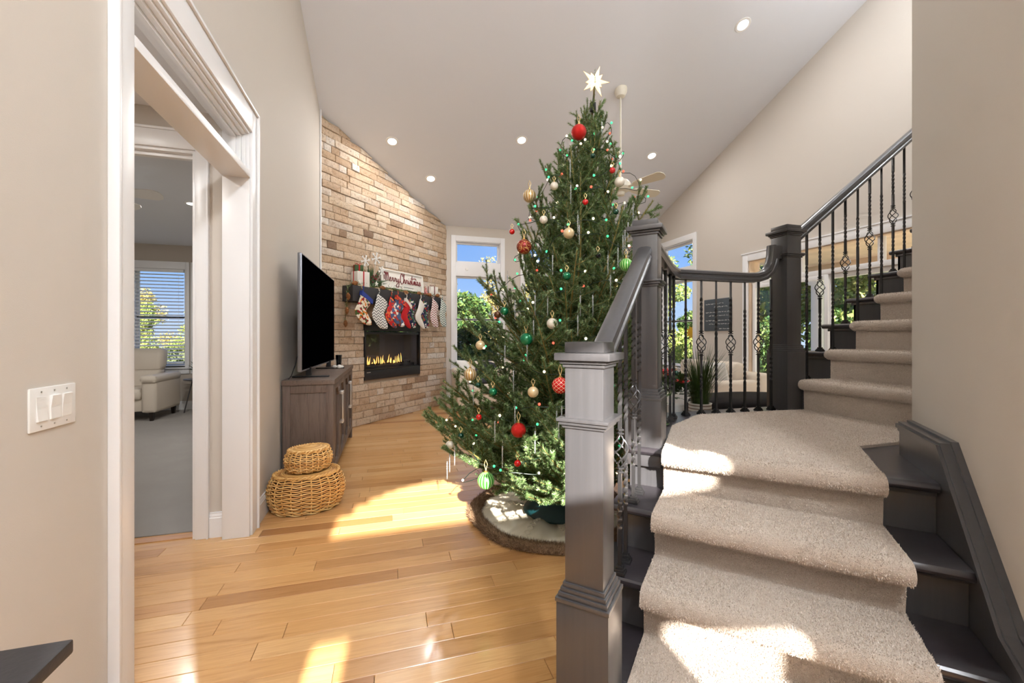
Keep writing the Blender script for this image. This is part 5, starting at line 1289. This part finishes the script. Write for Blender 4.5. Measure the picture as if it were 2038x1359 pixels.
for cls,(L,up) in {'a':(.24,.35),'b':(.42,.45),'c':(.62,.45),'d':(.86,.35)}.items():
    protos[cls]=[]
    for v in range(4):
        V,tw=branch_mesh(L,v*13+ord(cls),up*(.7+.25*v))
        tv_=np.array(tw.v); nt_=len(tv_)
        tris=[]
        for f in tw.f:
            for k in range(1,len(f)-1): tris.append((f[0],f[k],f[k+1]))
        tris=np.array(tris); me=bpy.data.meshes.new('branch')
        VV=np.concatenate([tv_,V]); FF=np.concatenate([tris,np.arange(len(V)).reshape(-1,3)+nt_])
        me.vertices.add(len(VV)); me.vertices.foreach_set('co',VV.astype(np.float32).ravel()); me.loops.add(len(FF)*3); me.loops.foreach_set('vertex_index',FF.astype(np.int32).ravel()); me.polygons.add(len(FF)); me.polygons.foreach_set('loop_start',(np.arange(len(FF))*3).astype(np.int32))
        mi=np.zeros(len(FF),np.int32); mi[len(tris):]=1; me.materials.append(M['twig']); me.materials.append(M['fir_needles']); me.polygons.foreach_set('material_index',mi); me.update(calc_edges=True)
        protos[cls].append((L,me))
wl=WL[xt.name]; nb=0
def place_branch(ztip,az,R,el,roll=None):
    global nb
    L=R/max(.25,math.cos(el))*1.0; z0=max(.16,ztip-L*math.sin(el)-.10*L)
    p0=tc(z0); ptip=tc(ztip)+Vector((math.cos(az)*R,math.sin(az)*R,0))
    d=ptip-p0; Ld=d.length
    cls='a' if Ld<.33 else 'b' if Ld<.52 else 'c' if Ld<.74 else 'd'
    Lp,me=prr.choice(protos[cls]); s_=Ld/Lp*1.04
    o=bpy.data.objects.new('branch',me); lk(o); o.parent=xt; o.location=p0-wl; s_=max(.7,min(1.35,s_))
    d.normalize(); d=(d-Vector((0,0,.14))).normalized()
    x=d; y=Vector((0,0,1)).cross(x).normalized(); z=x.cross(y); Rm=Matrix((x,y,z)).transposed(); Rm=Rm@Matrix.Rotation(prr.uniform(-.35,.35) if roll is None else roll,3,'X')
    o.rotation_euler=Rm.to_euler(); o.scale=(s_,s_,s_); nb+=1
z=.36; g_=0
rows=[]
while z<2.88: rows.append(z); z+=.086+.055*(z/3)
for z in rows:
    R=RR(z); n=int(round(3.4+7.4*min(1,R/.85))); el=.14+1.0*(z/3.0)**1.2
    for k in range(n):
        g_+=2.39996; az=g_+prr.uniform(-.2,.2); Rk=R*prr.uniform(.78,1.12)*(prr.uniform(.6,.8) if prr.random()<.16 else 1)
        dv=(math.cos(az)-math.sin(az))*q     # component toward the stairs
        c_=tc(z); room=(-.50-(c_.x-c_.y)*q)
        if z<1.75 and dv>0 and Rk*dv>room: Rk=max(.30,room/dv)
        if nb<288: place_branch(z+prr.uniform(-.03,.03),az,Rk,el+prr.uniform(-.12,.12))
for k in range(6):      # upright shoots round the leader
    a=k*PI*2/6+2.9; place_branch(2.93+.05*(k%3),a,.09+.05*(k%2),1.15)
# leader
V=brush([([tuple(tc(2.75)),tuple(tc(3.0)),tuple(tc(3.12)+Vector((0,-.02,.04))),tuple(tc(3.15)+Vector((-.012,-.03,.14)))],1)],420,.016,.003); np_mesh('leader_needles',V,np.arange(len(V)).reshape(-1,3),M['fir_needles'],xt,kind='stuff')
mb=MB(); mb.box(tc(3.0).x-.03,tc(3.0).x+.01,tc(3.0).y-.04,tc(3.0).y-.01,2.985,3.055,.006); tag(mb.build('star_battery_pack',M['black_plastic']),'small black battery pack clipped below the tree star','battery pack')
# stand
sn=empty('tree_stand',tuple(tc(0)),'dark teal plastic tree stand under the Christmas tree','tree stand')
c0=tc(.1); mb=MB(); mb.lathe([(.24,.035),(.25,.05),(.20,.12),(.17,.20),(.165,.21),(.14,.20),(.14,.09),(.001,.085)],c0.x,c0.y,28,cap=False); mb.build('basin',M['tree_stand_teal'],sn,smooth=50)
for k in range(4):
    a=k*PI/2+.5; mb=MB(); mb.tube([(c0.x+.17*math.cos(a),c0.y+.17*math.sin(a),.185),(c0.x+.045*math.cos(a),c0.y+.045*math.sin(a),.185)],.007,6); mb.box(c0.x+.20*math.cos(a)-.012,c0.x+.20*math.cos(a)+.012,c0.y+.20*math.sin(a)-.012,c0.y+.20*math.sin(a)+.012,.17,.20,.004); mb.build('clamp_bolt',M['tree_stand_teal'],sn)
# skirt
ks=empty('tree_skirt',(1.19,2.93,0),'cream knitted tree skirt with a brown fur border on the oak floor','tree skirt')
sc=(1.17,2.93); SR=.60
def skz(r,a): return .012+.030*math.exp(-((r-.30)/.16)**2)*(1+.5*math.sin(a*5+1))+.012*math.sin(a*9+r*9)*(r<.58)*(r>.15)+(.03 if r<.26 else 0)*(1-(r/.26)) if True else 0
mb=MB(); nr,na=22,96; vs=[];fs=[]
def sr_(f,a): return f*SR*(1+.018*math.sin(3*a+.6)+.012*math.sin(7*a))
for i in range(nr+1):
    for k in range(na):
        a=2*PI*k/na; f=.08+.84*i/nr; r=sr_(f,a); vs.append((sc[0]+r*math.cos(a),sc[1]+r*math.sin(a),max(.010,skz(r,a))))
for i in range(nr):
    for k in range(na): fs.append((i*na+k,(i+1)*na+k,(i+1)*na+(k+1)%na,i*na+(k+1)%na))
mb.add(vs,fs); mb.build('knit_panel',M['skirt_knit'],ks,smooth=80)
mb=MB()
for k in range(10):      # cable stitch ridges running out from the centre
    a=2*PI*k/10+.2
    for s1 in (-1,1):
        pts=[]
        for i in range(30):
            f=.25+.62*i/29; aa=a+s1*.035*math.sin(i*.9)/max(.3,f); r=sr_(f,aa); pts.append((sc[0]+r*math.cos(aa),sc[1]+r*math.sin(aa),max(.010,skz(r,aa))+.001))
        mb.tube(pts,.0045,5)
mb.build('cable_stitch',M['skirt_knit'],ks,smooth=80)
mb=MB(); pts=[]
for k in range(96): a=2*PI*k/96; r=sr_(.955,a); pts.append((sc[0]+r*math.cos(a),sc[1]+r*math.sin(a),.022))
mb.tube(pts,.040,8,closed=True); vv=[(x,y,max(.003,z*.9)) for x,y,z in mb.v]; mb.v=vv
fb=mb.build('fur_border',M['fur_brown'],ks,smooth=80)
n=34000; a=rng.rand(n)*2*PI; f=.955+ (rng.rand(n)-.5)*.14; r=f*SR*(1+.018*np.sin(3*a+.6)+.012*np.sin(7*a)); h0=.020+.026*np.sqrt(np.maximum(0,1-((f-.955)/.062)**2))
Bf=np.stack([sc[0]+r*np.cos(a),sc[1]+r*np.sin(a),h0-.006],1); Nf=np.stack([np.cos(a)*(f-.955)*9+np.sin(a*3)*.4,np.sin(a)*(f-.955)*9+np.cos(a*4)*.4,np.full(n,.55)],1); Nf/=np.linalg.norm(Nf,axis=1)[:,None]
V=tufts(Bf,Nf,.036,.0030); V[:,2]=np.maximum(V[:,2],.002); np_mesh('fur_tufts',V,np.arange(len(V)).reshape(-1,3),M['fur_brown'],fb,kind='stuff')
# star topper
tp=tc(3.15)+Vector((.005,0,.075)); sx=empty('tree_star',tuple(tp),'lit white capiz star at the top of the Christmas tree','star')
tpf=lambda a,b,z:(tp.x+a*math.cos(-TH)-b*math.sin(-TH),tp.y+a*math.sin(-TH)+b*math.cos(-TH),tp.z+z)
mb=MB(tpf)
lens=[.122,.075,.118,.070,.105,.078,.125,.066,.112,.080]
for k,Lk in enumerate(lens):
    a=PI*.40+k*2*PI/10+.12*math.sin(k*2.3); w_=.026
    p=(Lk*math.cos(a),0,Lk*math.sin(a)); b0=(.044*math.cos(a-.42),0,.044*math.sin(a-.42)); b1=(.044*math.cos(a+.42),0,.044*math.sin(a+.42)); m1=(.04*math.cos(a),-.018,.04*math.sin(a)); m2=(.04*math.cos(a),.018,.04*math.sin(a))
    mb.add([(0,-.022,0),b0,m1,b1,p,(0,.022,0),m2],[(0,1,2),(0,2,3),(1,4,2),(2,4,3),(5,6,1),(5,3,6),(1,6,4),(6,3,4)])
mb.build('points',M['star_glass'],sx,smooth=0)
mb=MB(tpf)
for k,Lk in enumerate(lens):
    a=PI*.40+k*2*PI/10+.12*math.sin(k*2.3); mb.tube([(.044*math.cos(a-.42),0,.044*math.sin(a-.42)),(Lk*math.cos(a),0,Lk*math.sin(a)),(.044*math.cos(a+.42),0,.044*math.sin(a+.42))],.0014,4)
mb.build('edging',M['gold'],sx)
mb=MB(); mb.tube([tuple(tp+Vector((0,.02,-.02))),tuple(tp+Vector((-.012,.0,-.10))),tuple(tc(3.02)+Vector((-.015,-.02,0)))],.003,5); mb.build('cord',M['wire_green'],sx)

# ---- light string
ls=empty('string_lights',tuple(tc(.3)),'string of red, green and warm white lights wound around the Christmas tree','string lights')
pts=[]; T=15.0; NN=900
for i in range(NN):
    f=i/NN; z=.38+2.45*f; a=f*T*2*PI; r=RR(z)*(.78+.12*math.sin(i*.61)+.07*math.sin(i*.23)); c=tc(z); 
    dv=(math.cos(a)-math.sin(a))*q; room=(-.52-(c.x-c.y)*q)
    if z<1.75 and dv>0 and r*dv>room: r=max(.25,room/dv)
    pts.append(Vector((c.x+r*math.cos(a),c.y+r*math.sin(a),z+.05*math.sin(i*.37)+.02*math.sin(i*1.1)-.03)))
mb=MB(); mb.tube(pts,.0024,4); mb.build('wire',M['wire_green'],ls,smooth=60)
bm_={}
for nm,mt_ in (('w','bulb_white'),('r','bulb_red'),('g','bulb_green')):
    mb=MB(); mb.sphere((0,0,0),.0085,8,6); me=bpy.data.meshes.new('bulb'); me.from_pydata(mb.v,[],mb.f); me.materials.append(M[mt_]); me.shade_smooth(); bm_[nm]=me
fr=Vector((-math.sin(TH),-math.cos(TH),0))
kk=0
for i in range(0,NN,3):
    if kk>=295: break
    p=pts[i]; c=tc(p.z)
    if (p-c).dot(fr)<-.25*RR(p.z): continue
    o=bpy.data.objects.new('bulb',bm_['wgrwg'[kk%5] if True else 'w']); lk(o); o.parent=ls; o.location=p+Vector((prr.uniform(-.012,.012),prr.uniform(-.012,.012),.014))-WL[ls.name]; kk+=1
# ---- ornaments
def surf(px,py,ofs=0.0):
    best=None
    for i in range(140):
        d=1.9+.012*i; p=Vector(at(px,py,d)); c=tc(p.z); r=math.hypot(p.x-c.x,p.y-c.y); R=RR(p.z)*.97
        if r<R: return Vector(at(px,py,d-ofs))
        if best is None or r-R<best[0]: best=(r-R,p)
    return best[1]
GO='ornaments on the Christmas tree'
def ornament(px,py,rpx,mat,label,ofs=.015,rib='ribbon_gold',nm='bauble',d=None):
    p=Vector(at(px,py,d)) if d else surf(px,py,ofs); dep=p.x*F_[0]+p.y*F_[1]; r=rpx*dep/FPX
    o=empty(nm,tuple(p),label,'ornament',GO)
    mb=MB(); mb.sphere(tuple(p),r,24,14); 
    b=mb.build('ball',M[mat],o,smooth=80)
    mb=MB(); mb.lathe([(r*.20,p.z+r*.97),(r*.20,p.z+r*1.13),(r*.06,p.z+r*1.16)],p.x,p.y,12); mb.build('cap',M['gold'],o)
    h=max(.035,r*1.3); mb=MB(); w_=.006; t0=p.z+r*1.12
    mb.tube([(p.x,p.y,t0),(p.x-w_*1.6*R_[0],p.y-w_*1.6*R_[1],t0+h*.6),(p.x,p.y+.004,t0+h),(p.x+w_*1.6*R_[0],p.y+w_*1.6*R_[1],t0+h*.6),(p.x,p.y,t0)],.0022,4); mb.build('hanging_ribbon',M[rib],o)
ORN=[
 (1152,263,15,'red_glitter','large red glitter bauble near the top of the tree below the star'),
 (1054,390,13,'gold_striped','striped gold bauble on the upper left branches, against the ceiling'),
 (1103,370,8,'pearl_white','small whitish bauble on the upper left branches right of the striped gold one'),
 (1219,339,6,'red_gloss','small red bauble on the upper right edge of the tree above the clear white one'),
 (1233,362,10,'pearl_white','round frosted white bauble at the upper right edge in front of the fan'),
 (1165,402,6,'red_gloss','small red bauble in the middle of the upper tree'),
 (1226,421,6,'dark_green_gloss','small dark green bauble on the right edge level with the fan blades'),
 (1180,310,5,'dark_green_gloss','tiny dark green bauble high on the tree under the large red glitter one'),
 (1019,461,5.5,'red_gloss','small red bauble hanging at the left edge above the red and gold patterned one'),
 (1043,491,15,'red_gold_swirl','large red bauble with gold scrolls on the left side of the tree'),
 (1132,464,11,'pearl','pearl gold bauble on a cream ribbon in the upper middle of the tree'),
 (1128,549,8.5,'green_gloss','green bauble hanging on a gold ribbon in the middle of the tree'),
 (1246,527,13,'green_striped','striped green bauble at the right edge beside the handrail'),
 (1190,508,6,'black_gloss','small blackish bauble in the middle right of the tree'),
 (1082,437,8,'pearl_white','whitish bauble tucked left above the pearl gold one'),
 (1004,619,8.5,'green_gloss','green bauble with a red ribbon in front of the far window'),
 (990,626,7,'brown_gloss','brown bauble just left of the green one in front of the far window'),
 (956,687,9.5,'pearl','pearl gold bauble hanging at the left edge in front of the window'),
 (1099,644,11,'pearl_white','white glitter bauble in the middle of the tree above the front newel post'),
 (1047,675,13,'green_gloss','large shiny green bauble deep in the middle of the tree'),
 (936,745,13,'gold_striped','ribbed gold bauble on the lower left branches beside the sofa'),
 (981,780,8.5,'green_gloss','green bauble with a gold ribbon on the lower left branches'),
 (951.5,766,5.5,'dark_green_gloss','tiny dark green bauble between the ribbed gold and the green ones'),
 (1061,780,11,'pearl','banded pearl bauble left of the red latticed one'),
 (1115,767,17,'red_lattice','large red bauble with a cream lattice beside the front newel post'),
 (953,830,6,'red_gloss','small red bauble low on the left side of the tree'),
 (1032,856,15,'red_glitter','large red bauble half hidden in the lower middle branches'),
 (1030,922,7,'red_gloss','small red bauble low in the middle above the skirt'),
 (895,885,8,'pearl_white','white bauble at the far left tip of the lowest branches'),
 (967,956,17,'green_striped','large light green striped bauble hanging lowest, above the fur border'),
 (917,867,6,'dark_green_gloss','small dark green bauble near the left tip of the lower branches'),
 ]
ORN=[(a[0],a[1],a[4])+tuple(a) for a in ORN]
for a in ORN: ornament(*a[3:])
ornament(1345.5,742.5,5.5,'dark_green_gloss','small dark green bauble seen through the balusters left of the grass plant',d=3.15)
# ---- icicles
ic_me=None
def icicle():
    mb=MB(); n=26
    for s_ in range(2):
        mb.tube([(.0028*math.cos(i*.9+PI*s_),.0028*math.sin(i*.9+PI*s_),-.125*i/n) for i in range(n)],[.0024*(1-i/n*.75) for i in range(n)],4)
    mb.tube([(0,0,0),(.002,0,.015),(0,0,.03)],.0008,3)
    me=bpy.data.meshes.new('icicle'); me.from_pydata(mb.v,[],mb.f); me.materials.append(M['icicle_clear']); me.shade_smooth(); return me
ic_me=icicle()
USED=set()
def LOC(py): return ', near the tree top' if py<420 else ', in the upper tree' if py<540 else ', in the middle of the tree' if py<700 else ', low on the tree'
for (px,py) in [(1198,255),(1135,330),(1136,380),(1150,440),(1153,460),(1100,520),(1230,505),(1244,470),(1210,520),(1215,560),(1260,420),(1065,600),(1025,610),(1062,650),(1049,690),(1090,600),(1150,640),(1155,600),(1240,480),(1230,600),(1010,560),(1180,600),(1005,700),(1108,830),(1112,850),(1118,820),(1022,750),(985,850),(895,915),(905,900),(890,930),(1025,820),(1250,455),(942,780),(1000,900),(1065,870)]:
    p=surf(px,py-12,.02); o=bpy.data.objects.new('icicle_ornament',ic_me); lk(o); o.location=p
    n_=min(ORN,key=lambda a:(a[0]-px)**2+(a[1]-py)**2); dx,dy=px-n_[0],py-n_[1]
    if abs(dx)>abs(dy): w_='just right of' if 0<dx<=30 else 'farther right of' if dx>30 else 'just left of' if dx>=-30 else 'farther left of'
    else: w_='just below' if 0<dy<=40 else 'farther below' if dy>40 else 'just above' if dy>=-40 else 'farther above'
    sh=' '.join(n_[2].split()[:n_[2].split().index('bauble')+1])
    lab='glass icicle %s the %s'%(w_,sh)+LOC(py); 
    while lab in USED: lab=lab.replace('glass icicle','glass icicle, second one' if 'second' not in lab else 'clear glass icicle, third one',1) if 'third' not in lab else lab+' '
    USED.add(lab); tag(o,lab.strip(),'ornament','glass icicles on the Christmas tree')
# ================================================================ outdoors
GZ=-.3
def leafcloud(n,blobs,sz,seed):
    r=np.random.RandomState(seed); P=[]
    for (cx,cy,cz_,R,f) in blobs:
        m=int(n*f); d=r.normal(0,1,(m,3)); d/=np.linalg.norm(d,axis=1)[:,None]; rad=R*r.uniform(.55,1.05,(m,1)); P.append(np.array([cx,cy,cz_])+d*rad*np.array([1,1,.85]))
    P=np.concatenate(P); m=len(P); a=r.normal(0,1,(m,3)); a/=np.linalg.norm(a,axis=1)[:,None]; b=np.cross(a,r.normal(0,1,(m,3))); b/=np.linalg.norm(b,axis=1)[:,None]; s=sz*r.uniform(.6,1.3,(m,1))
    V=np.stack([P-a*s,P+b*s*.5,P+a*s,P-b*s*.5],1).reshape(-1,3); return V
tp_={}
def tree_proto(key,kind,seed):
    r=random.Random(seed); h={'yellow':7.5,'green':6.5,'hedge':3.0}[kind]
    blobs=[]
    if kind=='hedge': blobs=[(r.uniform(-.6,.6)*(1.2-f),r.uniform(-.5,.5)*(1.2-f),h*f,.75*(1.25-.8*f),.1) for f in (.12,.2,.3,.4,.5,.58,.66,.74,.8,.86)]; n=9000; sz=.07
    else:
        for k in range(26): f=r.uniform(.22,1); a=r.uniform(0,6.28); R=h*.30*math.sin(PI*min(.95,f*.95+.1))*r.uniform(.3,1); blobs.append((R*math.cos(a),R*math.sin(a),h*f,h*.10*r.uniform(.7,1.2),1/26))
        n=13000 if kind=='green' else 5200; sz=.085
    V=leafcloud(n,blobs,sz,seed)
    me=bpy.data.meshes.new('foliage'); nf=len(V)//4; me.vertices.add(len(V)); me.vertices.foreach_set('co',V.astype(np.float32).ravel()); me.loops.add(nf*4); me.loops.foreach_set('vertex_index',np.arange(nf*4,dtype=np.int32)); me.polygons.add(nf); me.polygons.foreach_set('loop_start',(np.arange(nf)*4).astype(np.int32)); me.update(calc_edges=True)
    me.materials.append(M[{'yellow':'leaf_autumn','green':'leaf_yellowgreen','hedge':'leaf_dark'}[kind]])
    mb=MB(); mb.tube([(0,0,0),(.05,.03,h*.35),(0,0,h*.85)],[.10,.075,.02],7)
    if kind!='hedge':
        for b in blobs[:16]: mb.tube([(0,0,b[2]*.62),((b[0])*.5,b[1]*.5,b[2]*.82),(b[0],b[1],b[2])],[.035,.02,.006],5)
    tm=bpy.data.meshes.new('trunk'); tm.from_pydata(mb.v,[],mb.f); tm.materials.append(M['bark']); tp_[key]=(me,tm)
for k,(kd,sd_) in {'y1':('yellow',3),'y2':('yellow',8),'g1':('green',5),'g2':('green',12),'h1':('hedge',2),'h2':('hedge',9)}.items(): tree_proto(k,kd,sd_)
def tree(key,x,y,s,label,grp):
    me,tm=tp_[key]; t=empty({'y':'birch_tree','g':'leafy_tree','h':'evergreen_shrub'}[key[0]],(x,y,GZ),label,'shrub' if key[0]=='h' else 'tree',grp)
    for nm,m_ in (('foliage',me),('trunk',tm)):
        o=bpy.data.objects.new(nm,m_); lk(o); o.parent=t
    t.scale=(s,s,s); t.rotation_euler=(0,0,random.uniform(0,6.28))
ORD=['first','second','third','fourth','fifth','sixth','seventh','eighth']
YF=['%s yellow leaved tree from the left beyond the far windows'%o for o in ORD]; HF=['%s dark green hedge shrub from the left beyond the far windows'%o for o in ORD]
GS=['tall green and yellow tree beyond the porch, %s from the left'%o for o in ('third','fourth','fifth','sixth','seventh','first','eighth','second')]+['leafy tree right outside the right hand window, the taller of two','smaller leafy tree right outside the right hand window']; HS=['low dark shrub past the porch edge, %s from the left'%o for o in ('second','third','fourth','fifth','sixth','first')]
YD=['yellow leaved tree beyond the den window, %s from the left'%o for o in ('second','third','fourth','first','fifth')]; LD=['low bushy shrub outside the den window, %s from the left'%o for o in ORD]
for i,(x,y,s) in enumerate([(-.5,17,.66),(1.6,19,.72),(4.2,18,.66),(6.5,20,.75),(9.5,19,.8),(12,22,.9)]): tree('y1' if i%2 else 'y2',x,y,s,YF[i],'trees beyond the far windows')
for i,(x,y,s) in enumerate([(-.2,13.4,1.0),(1.2,13.0,1.0),(2.5,13.5,1.05),(3.8,13.0,.95),(5.2,13.6,1.0),(6.6,13.1,1.05),(8.0,13.6,1)]): tree('h1' if i%2 else 'h2',x,y,s,HF[i],'hedge beyond the far windows')
for i,(x,y,s) in enumerate([(12.5,12.5,1.1),(13.5,9.2,1.15),(12,6.4,1.0),(14.5,4.5,1.2),(12.8,2.4,1.05),(15,15.5,1.2),(17,8,1.3),(17.5,12,1.4),(9.6,13.9,.85),(8.0,11.6,.62)]): tree('g1' if i%2 else 'g2',x,y,s,GS[i],'trees beyond the sliding door')
for i,(x,y,s) in enumerate([(11.0,11.2,.9),(10.8,9.6,.85),(10.9,8.0,.9),(10.9,6.2,.8),(11,4.6,.9),(11.2,13.4,1.0)]): tree('h1' if i%2 else 'h2',x,y,s*.9,HS[i],'shrubs beyond the porch')
for i,(x,y,s) in enumerate([(-8.9,19,.5),(-6.9,20.5,.48),(-5.2,19,.46),(-11,20.5,.55),(-3.4,21,.5)]): tree('y2' if i%2 else 'y1',x,y,s*.9,YD[i],'trees beyond the den window')
for i,(x,y,s) in enumerate([(-8.2,14.2,.8),(-6.8,14.6,.85),(-5.4,14.2,.8),(-4.0,14.6,.8)]): tree('g1' if i%2 else 'g2',x,y,s*.45,LD[i],'shrubs beyond the den window')
# sunflower stake outside window 4
sf=empty('garden_flower',(6.3,7.55,GZ),'yellow flower ornament outside the right hand window','decoration')
mb=MB(); mb.tube([(6.3,7.55,GZ),(6.3,7.55,1.35)],.012,6); mb.build('stem',M['leaf_green'],sf)
mb=MB()
for k in range(12):
    a=k*PI/6; d=Vector((-.5*math.cos(a),.86*math.cos(a),math.sin(a))); s1=Vector((-.5*-math.sin(a),.86*-math.sin(a),math.cos(a)))*.035; c=Vector((6.3,7.55,1.42)); mb.add([c,c+d*.09-s1,c+d*.17,c+d*.09+s1],[(0,1,2,3)])
mb.build('petals',M['sunflower_yellow'],sf,smooth=0)
# ================================================================ interior lamps
ND=Vector((0,-.376,-1)).normalized()
def downlight(x,y,label,nm='recessed_light',pw=17):
    z=ceil_z(y); t=empty(nm,(x,y,z),label,'ceiling light','recessed ceiling lights')
    R_m=Vector((0,0,-1)).rotation_difference(ND).to_matrix()
    def tf(a,b,c): v=R_m@Vector((a,b,c)); return (x+v.x,y+v.y,z+v.z)
    mb=MB(tf); mb.lathe([(.060,-.001),(.064,-.007),(.088,-.006),(.092,-.001)],n=24,cap=False); mb.build('trim_ring',M['white_plastic'],t)
    mb=MB(tf); mb.lathe([(.0005,-.0035),(.061,-.0035)],n=24,cap=False); mb.build('lens',M['lamp_disc'],t)
    l=bpy.data.lights.new('lamp','AREA'); l.shape='DISK'; l.size=.13; l.energy=pw; l.color=(1,.98,.96); o=bpy.data.objects.new('lamp',l); lk(o)
    o.location=Vector(tf(0,0,-.012))-WL[t.name]; o.parent=t; o.rotation_euler=ND.to_track_quat('-Z','Y').to_euler()
    return t
downlight(4.14,4.09,'recessed ceiling light high on the right, nearest of the five')
downlight(.04,6.47,'recessed ceiling light nearest the top of the stone wall')
downlight(1.96,6.14,'recessed ceiling light left of the tree top, in the middle of the ceiling')
downlight(4.25,6.09,'recessed ceiling light right of the tree above the fan blades')
downlight(.67,7.13,'lowest recessed ceiling light, above the mantel')
